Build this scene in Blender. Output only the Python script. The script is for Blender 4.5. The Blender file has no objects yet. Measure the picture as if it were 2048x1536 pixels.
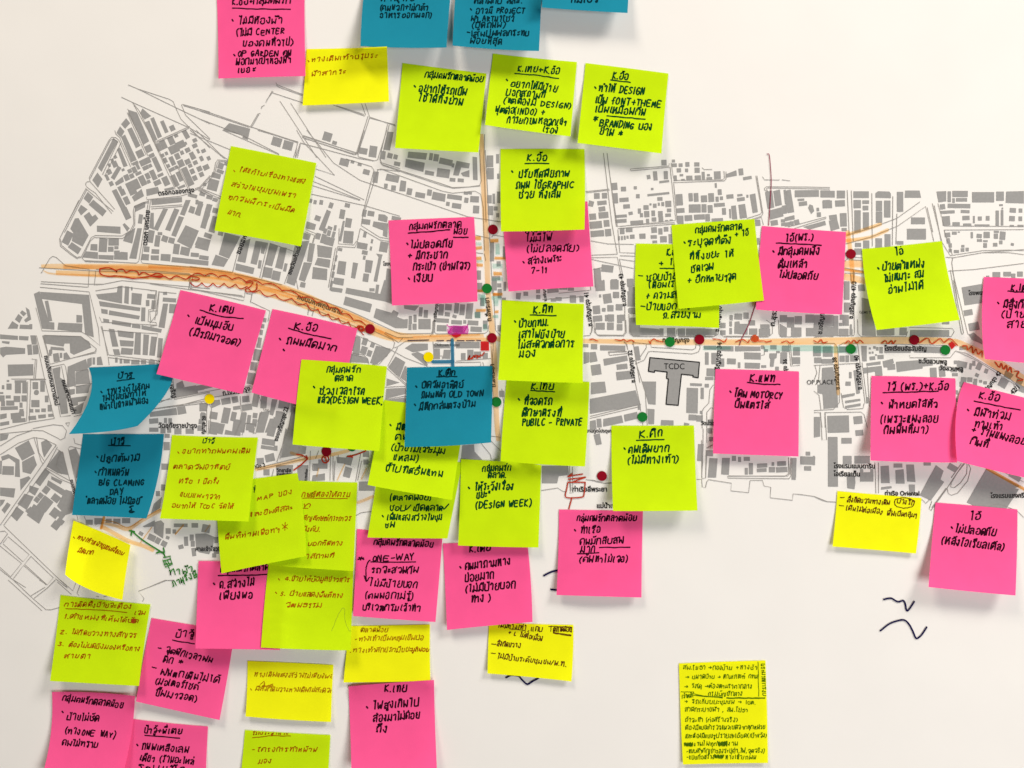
import bpy, math, random
import numpy as np

# ------------------------------------------------------------------ camera, light, exposure
SC = bpy.context.scene
COL = SC.collection
S = 0.000447          # metres per photo pixel on the sheet
CZ = 1.5              # height of the picture centre above the floor
D = 0.80              # camera distance from the sheet
cam = bpy.data.objects.new('camera', bpy.data.cameras.new('camera'))
COL.objects.link(cam)
cam.location = (0, -D, CZ)
cam.rotation_euler = (math.radians(90), 0, 0)
cam.data.sensor_width = 36.0
cam.data.lens = 36.0 * D / (2048 * S)
cam.data.clip_start = 0.02
cam.data.clip_end = 50
SC.camera = cam
SC.view_settings.view_transform = 'Standard'
SC.view_settings.look = 'None'
SC.view_settings.gamma = 1
SC.view_settings.exposure = 0.0
world = bpy.data.worlds.new('World')
SC.world = world
world.use_nodes = True
bg = world.node_tree.nodes['Background']
bg.inputs[0].default_value = (1.0, 0.95, 0.88, 1)
bg.inputs[1].default_value = 0.08


def ceiling_lamp(name, loc, aim, power, sx, sy, col):
    l = bpy.data.lights.new(name, 'AREA')
    l.shape = 'RECTANGLE'
    l.size, l.size_y = sx, sy
    l.energy = power
    l.color = col
    o = bpy.data.objects.new(name, l)
    COL.objects.link(o)
    o.location = loc
    v = np.array(aim, float) - np.array(loc, float)
    from mathutils import Vector
    o.rotation_euler = Vector(v).to_track_quat('-Z', 'Y').to_euler()
    return o


ceiling_lamp('ceiling_lamp', (2.0, -1.55, CZ + 2.1), (0.2, 0, CZ), 78, 1.0, 0.85, (1.0, 0.955, 0.885))
ceiling_lamp('ceiling_lamp', (-1.1, -1.5, CZ + 2.4), (-0.2, 0, CZ), 49, 0.85, 0.8, (1.0, 0.90, 0.765))
ceiling_lamp('fill_light', (1.4, -2.3, CZ - 0.9), (0.1, 0, CZ - 0.1), 47, 1.6, 1.2, (1.0, 0.99, 0.985))  # unseen fill added low in front to even brightness

rng = random.Random(7)


# ------------------------------------------------------------------ materials
def mat(name, col, rough=0.75, spec=0.25, noise=0.04, nscale=60, bump=0.0, bscale=900, transl=0.0, big=0.0):
    m = bpy.data.materials.new(name)
    m.use_nodes = True
    nt = m.node_tree
    N, L = nt.nodes, nt.links
    b = N['Principled BSDF']
    b.inputs['Roughness'].default_value = rough
    b.inputs['Specular IOR Level'].default_value = spec
    tc = N.new('ShaderNodeTexCoord')
    nz = N.new('ShaderNodeTexNoise')
    nz.inputs['Scale'].default_value = nscale
    nz.inputs['Detail'].default_value = 5
    L.new(tc.outputs['Object'], nz.inputs['Vector'])
    mr = N.new('ShaderNodeMapRange')
    mr.inputs['From Min'].default_value = 0.25
    mr.inputs['From Max'].default_value = 0.75
    mr.inputs['To Min'].default_value = 1 - noise
    mr.inputs['To Max'].default_value = 1 + noise
    L.new(nz.outputs['Fac'], mr.inputs['Value'])
    mul = N.new('ShaderNodeVectorMath')
    mul.operation = 'SCALE'
    mul.inputs[0].default_value = col[:3]
    L.new(mr.outputs['Result'], mul.inputs['Scale'])
    L.new(mul.outputs['Vector'], b.inputs['Base Color'])
    if bump > 0 or big > 0:
        n2 = N.new('ShaderNodeTexNoise')
        n2.inputs['Scale'].default_value = bscale
        n2.inputs['Detail'].default_value = 4
        L.new(tc.outputs['Object'], n2.inputs['Vector'])
        bp = N.new('ShaderNodeBump')
        bp.inputs['Strength'].default_value = bump
        bp.inputs['Distance'].default_value = 0.0004
        L.new(n2.outputs['Fac'], bp.inputs['Height'])
        last = bp
        if big > 0:
            n3 = N.new('ShaderNodeTexNoise')
            n3.inputs['Scale'].default_value = 7
            n3.inputs['Detail'].default_value = 2
            L.new(tc.outputs['Object'], n3.inputs['Vector'])
            b3 = N.new('ShaderNodeBump')
            b3.inputs['Strength'].default_value = big
            b3.inputs['Distance'].default_value = 0.02
            L.new(n3.outputs['Fac'], b3.inputs['Height'])
            L.new(bp.outputs['Normal'], b3.inputs['Normal'])
            last = b3
        L.new(last.outputs['Normal'], b.inputs['Normal'])
    if transl > 0:
        tr = N.new('ShaderNodeBsdfTranslucent')
        L.new(mul.outputs['Vector'], tr.inputs['Color'])
        mx = N.new('ShaderNodeMixShader')
        mx.inputs[0].default_value = transl
        out = N['Material Output']
        L.new(b.outputs[0], mx.inputs[1])
        L.new(tr.outputs[0], mx.inputs[2])
        L.new(mx.outputs[0], out.inputs['Surface'])
    return m


def marker_mat(name, col, opac=0.15, uneven=0.35, streak=(0.25, 1, 3)):
    """translucent felt-tip ink: tints the print below it, thinner and thicker along the stroke"""
    m = bpy.data.materials.new(name)
    m.use_nodes = True
    nt = m.node_tree
    N, L = nt.nodes, nt.links
    b = N['Principled BSDF']
    b.inputs['Base Color'].default_value = (*col, 1)
    b.inputs['Roughness'].default_value = 0.8
    b.inputs['Specular IOR Level'].default_value = 0.1
    t = N.new('ShaderNodeBsdfTransparent')
    tc = N.new('ShaderNodeTexCoord')
    nz = N.new('ShaderNodeTexNoise')
    nz.inputs['Scale'].default_value = 90
    nz.inputs['Detail'].default_value = 6
    mp = N.new('ShaderNodeMapping')
    mp.inputs['Scale'].default_value = streak
    L.new(tc.outputs['Object'], mp.inputs['Vector'])
    L.new(mp.outputs['Vector'], nz.inputs['Vector'])
    mr = N.new('ShaderNodeMapRange')
    mr.inputs['From Min'].default_value = 0.3
    mr.inputs['From Max'].default_value = 0.7
    mr.inputs['To Min'].default_value = 0.0
    mr.inputs['To Max'].default_value = uneven
    L.new(nz.outputs['Fac'], mr.inputs['Value'])
    mc = N.new('ShaderNodeMix')
    mc.data_type = 'RGBA'
    k = 0.5
    mc.inputs[6].default_value = (*[c ** k for c in col], 1)
    mc.inputs[7].default_value = (1, 1, 1, 1)
    L.new(mr.outputs['Result'], mc.inputs[0])
    L.new(mc.outputs[2], t.inputs['Color'])
    mx = N.new('ShaderNodeMixShader')
    mx.inputs[0].default_value = opac
    L.new(t.outputs[0], mx.inputs[1])
    L.new(b.outputs[0], mx.inputs[2])
    L.new(mx.outputs[0], N['Material Output'].inputs['Surface'])
    return m


def lin(r, g, b):
    f = lambda c: (c / 255 / 12.92) if c <= 10 else ((c / 255 + 0.055) / 1.055) ** 2.4
    return (f(r), f(g), f(b))


M = {}
M['wall'] = mat('painted_wall', (0.74, 0.72, 0.68), 0.85, 0.2, 0.02, 30, 0.3, 500)
M['paper'] = mat('map_paper', (0.80, 0.775, 0.745), 0.85, 0.12, 0.012, 14, 0.12, 1400, big=0.10)
M['block'] = mat('grey_print', (0.305, 0.299, 0.293), 0.9, 0.04, 0.06, 420)
M['line'] = mat('thin_grey_print', (0.30, 0.285, 0.27), 0.9, 0.04, 0.05, 200)
M['dark'] = mat('black_print', (0.02, 0.019, 0.019), 0.9, 0.04, 0.05, 200)
M['greytext'] = mat('grey_text_print', (0.10, 0.10, 0.10), 0.9, 0.04, 0.05, 200)
for k, c in dict(pink=(0.95, 0.106, 0.315), lime=(0.57, 0.80, 0.005), yellow=(0.90, 0.905, 0.007), blue=(0.012, 0.235, 0.345)).items():
    M[k] = mat(k + '_note_paper', c, 0.9, 0.05, 0.035, 55, 0.25, 1100, 0.14)
M['ink_pink'] = mat('black_marker_on_pink', (0.030, 0.002, 0.010), 0.9, 0.04, 0.2, 300)
M['ink_lime'] = mat('black_marker_on_lime', (0.002, 0.050, 0.012), 0.9, 0.04, 0.2, 300)
M['ink_blue'] = mat('black_marker_on_blue', (0.001, 0.022, 0.032), 0.9, 0.04, 0.2, 300)
M['pen_orange'] = mat('orange_brown_pen', (0.34, 0.085, 0.002), 0.9, 0.04, 0.3, 200)
M['pen_faint'] = mat('faint_brown_pen', (0.40, 0.19, 0.003), 0.9, 0.04, 0.3, 200)
M['pen_brown'] = mat('brown_pen', (0.115, 0.045, 0.006), 0.9, 0.04, 0.25, 200)
M['pen_olive'] = mat('olive_pen', (0.07, 0.15, 0.003), 0.9, 0.04, 0.25, 200)
M['pen_red'] = mat('red_pen', (0.44, 0.035, 0.012), 0.9, 0.04, 0.2, 200)
M['pen_vermilion'] = mat('vermilion_pen', (0.56, 0.075, 0.02), 0.9, 0.04, 0.25, 200)
M['pen_wine'] = mat('wine_pen', (0.27, 0.02, 0.06), 0.9, 0.04, 0.2, 200)
M['pen_green'] = mat('green_pen', (0.035, 0.20, 0.03), 0.9, 0.04, 0.3, 200)
M['pen_navy'] = mat('navy_marker', (0.010, 0.008, 0.055), 0.9, 0.04, 0.2, 200)
M['pencil'] = mat('pencil_grey', (0.36, 0.48, 0.02), 0.9, 0.04, 0.2, 200)
M['hl_orange'] = marker_mat('orange_highlighter', (1.0, 0.63, 0.28), 0.06, 0.42)
M['hl_tan'] = marker_mat('tan_highlighter', (0.92, 0.60, 0.30), 0.08, 0.4, (1, 1, 0.4))
M['hl_ochre'] = marker_mat('ochre_highlighter', (0.85, 0.42, 0.11), 0.25, 0.25)
M['hl_teal'] = marker_mat('teal_highlighter', (0.42, 0.68, 0.60), 0.10, 0.6)
M['mk_blue'] = marker_mat('blue_felt_tip', (0.045, 0.21, 0.36), 0.55, 0.1)
M['mk_magenta'] = marker_mat('magenta_felt_tip', (0.62, 0.04, 0.38), 0.45, 0.3)
M['hl_pink'] = marker_mat('pink_felt_tip', (0.88, 0.26, 0.66), 0.15, 0.35)
M['mk_red'] = marker_mat('red_felt_tip', (0.60, 0.018, 0.02), 0.75, 0.15)
M['dot_red'] = mat('dark_red_sticker', (0.235, 0.004, 0.014), 0.9, 0.04, 0.05, 200)
M['dot_green'] = mat('dark_green_sticker', (0.010, 0.165, 0.028), 0.9, 0.04, 0.05, 200)
M['dot_yellow'] = mat('yellow_sticker', (0.84, 0.66, 0.0), 0.9, 0.04, 0.04, 200)


# ------------------------------------------------------------------ helpers
def W(px, py, h=0.0):
    """photo pixel + height above the sheet (m) -> world points, n x 3"""
    px = np.asarray(px, float)
    py = np.asarray(py, float)
    k = 1 - np.asarray(h, float) / D
    return np.stack([(px - 1024) * S * k, -np.asarray(h, float) + 0 * px, CZ + (768 - py) * S * k], -1)


def mesh_obj(name, verts, faces, m, parent=None, smooth=False):
    me = bpy.data.meshes.new(name)
    me.from_pydata([tuple(v) for v in verts], [], faces)
    me.materials.append(m)
    if smooth:
        for p in me.polygons:
            p.use_smooth = True
    me.update()
    o = bpy.data.objects.new(name, me)
    COL.objects.link(o)
    if parent is not None:
        o.parent = parent
        o.matrix_parent_inverse = parent.matrix_world.inverted()
    return o


def tag(o, label=None, cat=None, group=None, kind=None):
    if label: o['label'] = label
    if cat: o['category'] = cat
    if group: o['group'] = group
    if kind: o['kind'] = kind


def smooth_line(pts, n=4):
    pts = np.asarray(pts, float)
    if len(pts) < 3:
        t = np.linspace(0, 1, n + 1)[:, None]
        return pts[0] * (1 - t) + pts[-1] * t
    P = np.vstack([2 * pts[0] - pts[1], pts, 2 * pts[-1] - pts[-2]])
    out = []
    for i in range(1, len(P) - 2):
        p0, p1, p2, p3 = P[i - 1], P[i], P[i + 1], P[i + 2]
        for t in np.arange(n) / n:
            out.append(0.5 * ((2 * p1) + (-p0 + p2) * t + (2 * p0 - 5 * p1 + 4 * p2 - p3) * t * t + (-p0 + 3 * p1 - 3 * p2 + p3) * t ** 3))
    out.append(P[-2])
    return np.array(out)


def densify(pts, step):
    pts = np.asarray(pts, float)
    out = [pts[0]]
    for a, b in zip(pts[:-1], pts[1:]):
        n = max(1, int(np.hypot(*(b - a)) / step))
        for k in range(1, n + 1):
            out.append(a + (b - a) * k / n)
    return np.array(out)


class Ribbons:
    """collects flat pen strokes in photo pixels; each has a small height of its own"""
    def __init__(self):
        self.v, self.f, self.n, self.h = [], [], 0, []
        self.k = 0

    def add(self, pts, w, wob=0.0, cap=True):
        pts = np.asarray(pts, float)
        keep = [0]
        for i in range(1, len(pts)):
            if np.hypot(*(pts[i] - pts[keep[-1]])) > 0.05:
                keep.append(i)
        pts = pts[keep]
        if len(pts) < 2:
            pts = np.vstack([pts[0], pts[0] + (0.3 * w, 0.05 * w)])
        t = np.gradient(pts, axis=0)
        t /= (np.hypot(t[:, 0], t[:, 1])[:, None] + 1e-9)
        ww = np.full(len(pts), w)
        if wob:
            ph = rng.random() * 6
            s = np.cumsum(np.r_[0, np.hypot(*np.diff(pts, axis=0).T)])
            ww = w * (1 + wob * np.sin(s / (2.2 * w) + ph) * 0.6 + wob * 0.5 * np.sin(s / (0.9 * w) + 2 * ph))
        if cap:
            pts = np.vstack([pts[0] - t[0] * w * 0.42, pts[0] - t[0] * w * 0.25, pts, pts[-1] + t[-1] * w * 0.25, pts[-1] + t[-1] * w * 0.42])
            t = np.vstack([t[0], t[0], t, t[-1], t[-1]])
            ww = np.r_[ww[0] * 0.4, ww[0] * 0.8, ww, ww[-1] * 0.8, ww[-1] * 0.4]
        nrm = np.stack([-t[:, 1], t[:, 0]], -1) * ww[:, None] / 2
        n = len(pts)
        vv = np.empty((2 * n, 2))
        vv[0::2] = pts + nrm
        vv[1::2] = pts - nrm
        self.v.append(vv)
        self.h.append(np.full(2 * n, self.k * 2e-7))
        self.k += 1
        b = self.n
        self.f += [(b + 2 * i, b + 2 * i + 1, b + 2 * i + 3, b + 2 * i + 2) for i in range(n - 1)]
        self.n += 2 * n

    def poly(self, pts):
        pts = np.asarray(pts, float)
        self.v.append(pts)
        self.h.append(np.full(len(pts), self.k * 2e-7))
        self.k += 1
        self.f.append(tuple(range(self.n, self.n + len(pts))))
        self.n += len(pts)

    def flat(self, name, h, m, parent):
        v = np.vstack(self.v)
        hh = np.concatenate(self.h) + h
        return mesh_obj(name, W(v[:, 0], v[:, 1], hh), self.f, m, parent)


CROPS = {}
def crop(x0, y0, k=2048 / 420):
    return lambda a: np.asarray(a, float).reshape(-1, 2) / k + (x0, y0)


def nums(s):
    return [float(t) for t in s.replace(',', ' ').split()]


# ------------------------------------------------------------------ wall and printed map sheet
wall = mesh_obj('wall', [(-3, 0.0012, 0), (3, 0.0012, 0), (3, 0.0012, 3), (-3, 0.0012, 3), (-3, 0.12, 0), (3, 0.12, 0), (3, 0.12, 3), (-3, 0.12, 3)],
                [(0, 1, 2, 3), (5, 4, 7, 6), (4, 0, 3, 7), (1, 5, 6, 2), (3, 2, 6, 7), (4, 5, 1, 0)], M['wall'])
tag(wall, kind='structure')
sx, sz, th = 0.80, 0.56, 0.0004
sheet = mesh_obj('map_sheet', [(-sx, 0, CZ - sz), (sx, 0, CZ - sz), (sx, 0, CZ + sz), (-sx, 0, CZ + sz),
                               (-sx, th, CZ - sz), (sx, th, CZ - sz), (sx, th, CZ + sz), (-sx, th, CZ + sz)],
                 [(0, 1, 2, 3), (5, 4, 7, 6), (4, 0, 3, 7), (1, 5, 6, 2), (3, 2, 6, 7), (4, 5, 1, 0)], M['paper'])
tag(sheet, 'large white paper sheet printed with a grey street map, under all the notes', 'map')

# building blocks of the map: "cx cy w h [angle]" or polygons, in the pixels of enlarged crops
BLOCKS = [
((0, 150), -25, """1255 340 1335 365 1455 645 1400 680 1250 380;1390 325 1475 400 1410 435 1365 375;1230 420 1270 470 1220 525 1180 480;1170 500 1215 550 1180 610 1135 565;1240 530 1285 510 1370 690 1325 715;1180 605 1220 580 1335 830 1280 850;1105 615 1150 645 990 945 955 905;1140 725 1170 705 1245 885 1205 900;1410 460 1455 445 1535 630 1495 655;1465 425 1500 410 1580 600 1540 620;1560 455 1595 440 1645 555 1610 570;1680 518 50 55;1770 550 1815 535 1855 605 1815 630;1718 593 38 30;1670 640 60 80;1595 680 55 85;1548 705 50 80;1760 680 90 70;1697 722 100 80;1450 718 60 70;1365 768 70 75;1480 785 55 40;1808 668 30 30;1900 637 45 38;1900 690 50 40;1985 740 45 35;1932 743 25 45;1830 732 50 45;1775 758 35 40;1868 770 45 35;1885 803 50 40;1965 815 35 50;2035 812 35 40;1730 793 50 60;1623 765 30 35;1585 785 35 35;1680 838 45 90;1765 862 60 70;1830 845 55 50;1905 855 45 40;1855 885 40 35;1610 833 40 50;1640 887 35 35;1675 922 60 35;1720 900 35 35;1530 872 50 150;1415 845 110 60;1465 885 35 35;1420 905 60 40;1345 895 30 55;1320 860 60 30;1310 925 45 60;1265 937 40 40;1285 985 45 45;1350 960 60 30;1235 1000 50 60;1440 985 45 60;1495 975 50 100;1565 975 60 30;1390 1030 60 100;1450 1040 35 35;1535 1050 70 50;1617 1035 60 90;1705 1030 50 120;1750 990 40 100;1830 990 60 190;1875 940 45 50;1945 915 50 50;2010 900 60 50;1965 970 45 45;1900 1005 45 50;1125 800 30 30;1095 835 30 40;1065 880 25 35;1120 870 50 60;1150 885 1185 905 1115 1025 1080 1000;1065 945 45 50;1200 925 30 25;1045 1000 30 60;1085 1060 40 45;1195 990 1210 1040 1135 1080 1120 1050;1280 1105 75 130;1330 1065 60 100;1285 1190 1380 1110 1405 1180 1310 1235;1170 1105 40 40;1195 1145 50 60;1235 1225 50 80;1090 1130 1135 1110 1225 1285 1180 1310;1230 1350 60 120;950 950 1000 1015 955 1100 900 1025;855 1140 910 1190 870 1255 815 1205;910 1215 1040 1325 1000 1380 865 1265;790 1265 855 1310 790 1370 760 1320;870 1335 900 1380 930 1360 960 1400 880 1480 815 1375;1425 1115 1540 1090 1560 1150 1430 1180;1600 1110 1690 1090 1700 1115 1610 1135;1730 1095 1800 1065 1810 1090 1740 1115;1475 1215 1775 1190 1775 1240 1480 1270;1310 1275 1420 1235 1415 1290 1320 1335"""),
((0, 400), 0, """730 180 765 175 865 345 805 455 700 400 715 320 685 280;945 250 1175 260 1175 330 945 310;1195 240 1215 225 1265 275 1240 310;655 295 720 330 665 445 600 410;700 410 795 475 760 530 660 460;885 430 950 430 950 495 880 490;970 365 1050 380 1040 510 960 505;1087 410 60 70;1137 410 45 70;1080 480 55 50;1135 465 40 30;1140 510 55 35;840 500 955 510 955 575 805 560;960 535 1110 540 1105 585 960 575;1115 530 1180 505 1245 510 1245 585 1110 580;1225 330 1320 270 1290 425 1200 400;1340 275 1385 275 1330 575 1260 570;1370 185 40 90 8;1470 125 1500 125 1500 290 1455 270;1590 85 1640 85 1540 300 1495 285;1700 80 1750 95 1660 305 1610 290;1810 0 1860 0 1800 155 1755 140;1745 155 1795 170 1715 360 1670 345;1450 290 1510 300 1490 420 1430 410;1560 328 45 30;1535 400 50 110 8;1607 378 60 60 20;1673 395 60 55 15;1430 480 55 55 5;1515 503 75 45 3;1810 245 1940 300 1865 475 1725 405;1930 365 2048 410 2010 485 1900 435;1720 478 60 100 8;1805 500 90 80 12;1390 525 1455 530 1450 590 1375 585;1470 540 1550 540 1550 590 1470 585;1570 525 1665 530 1660 600 1565 590;1680 555 2035 595 2030 640 1670 605;1900 535 80 40 5;1990 560 90 35 8;1870 95 50 65 20;1940 90 50 120 20;2020 40 2048 40 2048 150 1995 280 1955 270;1920 20 25 45;2025 345 50 40 15;330 915 385 890 480 1190 530 1195 530 1265 410 1255 350 1000;390 895 870 925 915 1340 830 1310 800 1015 405 965;435 985 470 980 510 1180 475 1185;745 1120 800 1125 800 1195 745 1195;570 1195 805 1205 800 1290 560 1265;935 920 1140 900 1150 840 1195 835 1190 1010 1135 1000 960 965;1220 840 1260 845 1255 1015 1210 1005;1285 905 1385 915 1375 1025 1280 1015;965 985 1370 1050 1365 1085 975 1035;985 1060 1050 1070 1050 1115 990 1105;1065 1075 1365 1130 1355 1165 1060 1120;1005 1155 1065 1165 1065 1200 1010 1190;1095 1170 1280 1200 1275 1240 1090 1210;1290 1210 1370 1220 1370 1255 1285 1245;1380 1220 1580 1260 1570 1295 1380 1260;1475 940 80 45 5;1440 1005 35 60;1495 1020 35 85 5;1397 1115 40 135 2;1610 910 40 30;1590 950 1720 960 1715 1000 1585 990;1590 1010 1640 1010 1605 1250 1545 1240;1690 1060 80 90 4;1285 865 15 35;1060 1255 1115 1260 1155 1430 1095 1430;1145 1270 1305 1290 1300 1350 1155 1330;1165 1365 1305 1375 1300 1430 1175 1425;1320 1295 1375 1300 1370 1510 1305 1505;1400 1310 1455 1315 1440 1515 1390 1510;1475 1330 1530 1335 1510 1520 1455 1515;1545 1345 1590 1350 1570 1536 1530 1536;1185 1440 1300 1450 1290 1510 1175 1505;1100 1455 1160 1455 1175 1515 1115 1510;120 1180 180 1220 170 1255 75 1255;195 1215 300 1220 295 1260 190 1255;300 1235 30 50;180 1110 220 1145 190 1200 145 1165;215 1075 260 1105 230 1135 195 1100;250 1045 285 1070 305 1165 250 1195 235 1170 270 1140;0 1310 175 1325 175 1365 0 1355;185 1325 280 1330 275 1370 185 1365;295 1320 345 1320 355 1410 310 1410;20 1375 95 1380 90 1405 20 1395;0 1440 60 1430 245 1445 245 1500 60 1510 30 1536 0 1500;290 1460 45 100 -5;345 1460 50 90 -5;420 1320 780 1330 870 1380 890 1440 720 1510 685 1490 680 1400 630 1400 620 1430 440 1400;495 1430 620 1440 630 1470 490 1460;490 1490 25 60"""),
((0, 640), 0, """515 330 570 320 585 400 525 410;595 345 25 50;620 325 650 315 690 375 620 385;495 310 30 40;75 435 325 430 325 540 80 550;660 455 840 380 860 490 730 500 740 640 650 660;850 380 895 365 895 440 850 470;915 400 25 70;945 365 985 355 1005 440 945 440;735 510 860 480 880 620 740 630;660 680 730 670 730 720 660 740;740 640 880 630 860 710 740 720;690 760 850 740 830 790 760 800 760 830 700 840;710 860 820 800 790 910 730 920;510 475 590 455 585 560 630 590 665 910 595 920;345 640 55 70;330 705 340 685 360 680 378 690 380 712 368 730 345 732 332 722;415 645 45 110;455 770 35 65;345 815 80 70;365 885 45 30;305 885 40 35;425 880 45 35;485 860 40 65;315 955 75 40 -5;410 940 75 35 -5;495 930 50 30 -5;30 655 25 40;88 650 50 60;175 660 60 110;240 660 45 110;78 595 25 20;200 600 115 25;15 712 35 20;20 765 50 60;80 750 50 30;100 810 80 50;30 815 40 50;165 770 65 60;235 765 50 60;205 830 30 50;90 860 170 35 -2;210 885 40 35;0 920 65 910 65 955 0 970;155 935 100 60 -5;210 915 50 50;185 980 130 40 -5;0 1000 90 985 90 1020 0 1035;1455 900 1720 855 1730 925 1465 945;1725 850 1805 840 1820 910 1735 925;1500 985 90 50 -5;1615 980 30 50;1660 985 35 55;1500 1070 90 40;1590 1075 50 60;1650 1070 40 60;1980 850 70 80;1980 935 55 50;1975 990 40 60;1950 1055 50 50;1850 1085 80 50;1735 1085 70 60;1720 620 1780 590 1800 650 1720 690;1900 670 180 50 -10;1800 715 150 50 -10;1630 1130 50 40;1625 1230 60 80;1610 1430 70 60;1135 390 25 50;1180 400 25 50;1235 403 60 40;1320 410 80 45;1400 410 50 40;1480 415 60 40"""),
((0, 860), 38, """145 175 280 100 340 230 215 300;215 310 330 250 360 340 300 430 220 410;400 120 455 90 510 150 430 270 410 200;455 355 580 195 620 230 665 440 560 420;670 200 740 175 780 260 770 420 740 480 700 330;0 40 85 40 70 90 0 110;10 260 80 235 190 290 195 460 145 455 150 320 90 275 20 300;25 350 135 355 135 440 20 435;0 300 20 300 15 430 0 430;195 480 280 450 300 470 200 590;440 370 490 410 390 550 340 510;500 450 610 500 590 530 500 480;290 540 380 570 340 640 280 600;240 620 330 650 260 780 170 720;160 745 235 800 165 890 105 835;0 560 150 570 135 660 0 640;0 680 50 680 30 720 0 750;70 705 105 730 45 815 15 780;450 585 60 70;470 490 640 590 610 640 455 540;545 665 80 70;395 640 50 50;360 680 50 50;440 720 110 130;330 720 440 800 380 915 260 830;245 790 300 745 330 790 280 820;535 810 80 90;600 830 60 60;590 890 70 50;545 930 75 75;640 580 700 600 740 700 700 810 640 830 555 740;870 900 70 50 0;960 890 80 60 0;1060 885 60 40 0;1140 890 70 50 0;1230 885 80 50 0;1500 720 1580 650 1560 760 1470 820;1590 560 40 60 0;1540 620 40 50 0;1500 900 1570 880 1600 910 1590 1060 1500 1000;1390 940 1510 880 1510 940 1410 950;1735 930 80 35 0;1800 930 60 35 0;1900 930 65 45 0;1640 985 50 55 0;1700 990 35 40 0;1375 1010 45 35 30;1480 1050 75 60 25;1540 1080 50 60 28;1600 1110 55 55 28;1635 1050 35 30 20;1815 1085 40 90 -3;1870 1050 40 60 0;1880 1110 40 55 0;1765 1140 50 40 -15;1890 1190 40 80 -8"""),
((330, 840), 0, """295 1110 400 1105 480 1140 470 1230 430 1310 330 1290 300 1230;400 1060 80 80 10;480 1320 40 40;500 1170 40 60;500 1270 50 70;475 80 80 120 8;520 30 585 40 560 140 500 130;590 95 740 130 735 155 580 140;700 70 80 150 8;1010 215 130 60 8;1000 270 130 35 8;1080 275 35 50;970 345 1060 320 1075 395 985 415;930 400 70 60 -5;1180 90 1270 100 1260 230 1380 260 1370 330 1130 370;1030 0 1110 0 1060 165 990 150;840 60 60 60 8;1290 440 1400 440 1400 590 1290 590;1080 440 1250 440 1240 560 1090 560;1470 460 50 70;1540 430 90 90;1440 540 1560 520 1560 590 1430 595;1780 510 70 100 15;1670 360 1800 370 1790 430 1680 420;1790 400 70 80 15;1960 330 60 60;1960 410 50 50;990 510 60 60;1890 600 2048 600 2040 690 1890 690"""),
((400, 0), 0, """285 1200 490 1255 465 1365 415 1345 415 1320 220 1270"""),
((380, 260), 12, """845 115 95 85 17;955 150 95 85 15;1340 65 85 85 17;1410 125 45 35 17;1690 205 80 60 10;1785 210 75 110 8;1925 15 1985 20 1950 200 1885 190;1880 245 50 80 8;1950 250 50 50 15;2005 262 40 45 15;2020 330 60 40 12;1505 315 90 70 15;1585 310 35 30 15;1655 335 40 30 15;1720 410 65 50 15;1810 460 50 110 8;1920 425 2045 450 2030 515 1905 490;1910 545 35 45 5;1985 565 45 50 5;300 350 55 60 20;295 405 70 35 20;255 445 90 50 15;225 535 100 110 15;145 530 30 30;350 330 30 30;25 640 90 35 15;120 625 55 35 15;190 655 60 40 15;245 680 50 35 15;95 765 40 140;70 705 30 40;165 720 220 730 150 965 100 950;245 785 50 50 15;230 920 60 160 15;20 780 50 60 15;175 1030 75 45 20;125 1110 130 110 15;135 1245 90 40 8;340 1000 490 1040 380 1255 280 1215;250 1215 375 1260 330 1335 210 1315;300 1000 50 60;510 1090 590 1060 540 1295 460 1280;640 1080 705 1090 650 1315 590 1300;700 1090 755 1100 720 1210 690 1200;680 1310 30 80 8;450 1300 630 1345 615 1405 440 1365;780 1100 860 1130 800 1330 730 1310;880 1140 945 1150 900 1360 830 1340;755 1390 90 100 10;840 1420 80 90 12;930 1340 30 80 12;1030 1090 1165 1080 1020 1520 940 1490;1165 1100 1220 1110 1190 1290 1140 1280;1110 1290 1190 1295 1120 1480 1060 1460;1100 1510 50 50;1240 1120 1390 1145 1375 1250 1245 1235;1245 1245 1370 1265 1360 1345 1215 1315;1200 1335 1340 1355 1335 1465 1190 1450;1140 890 1230 920 1215 975 1125 960;1110 1000 1180 1020 1160 1075 1100 1060;1335 775 1375 795 1305 990 1255 970;1375 735 40 55 20;1245 860 55 50 20;1280 705 35 45 10;1220 703 30 40 10;1180 690 25 40;1535 735 50 40;1485 820 50 90 10;1545 905 60 90 10;1495 915 20 60;1415 955 25 55;1365 955 45 30 20;1320 985 30 50 20;1355 1005 35 55 15;1400 1020 30 60 15;1250 1035 45 60 15;1300 1060 45 90 15;1360 1085 90 80 15;1545 1045 95 120 5;1485 975 25 60;1470 1045 25 80;1700 810 40 70;1765 815 65 50 10;1840 820 1900 825 1930 850 1920 900 1835 880;1715 895 85 50 8;1790 890 1930 910 1925 1050 1880 1030 1885 980 1780 940;1705 1020 30 55;1775 1085 20 40;1680 1130 100 60 10;1765 1155 20 40;1705 1195 55 40;1700 1245 25 40;1890 1140 80 100 10;1465 1165 40 30;1450 1275 1525 1285 1510 1415 1430 1400;1590 1290 1640 1300 1610 1450 1570 1440;1715 1265 1785 1275 1765 1395 1705 1385;1715 1440 55 80 8;1815 1205 1880 1215 1870 1240 1825 1480 1790 1475 1840 1240;1460 1475 80 60 8;1425 1250 20 60;1405 1340 20 50;1395 1410 25 60;1380 1500 25 60;1920 1350 2048 1370 2048 1536 1900 1536"""),
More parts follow.
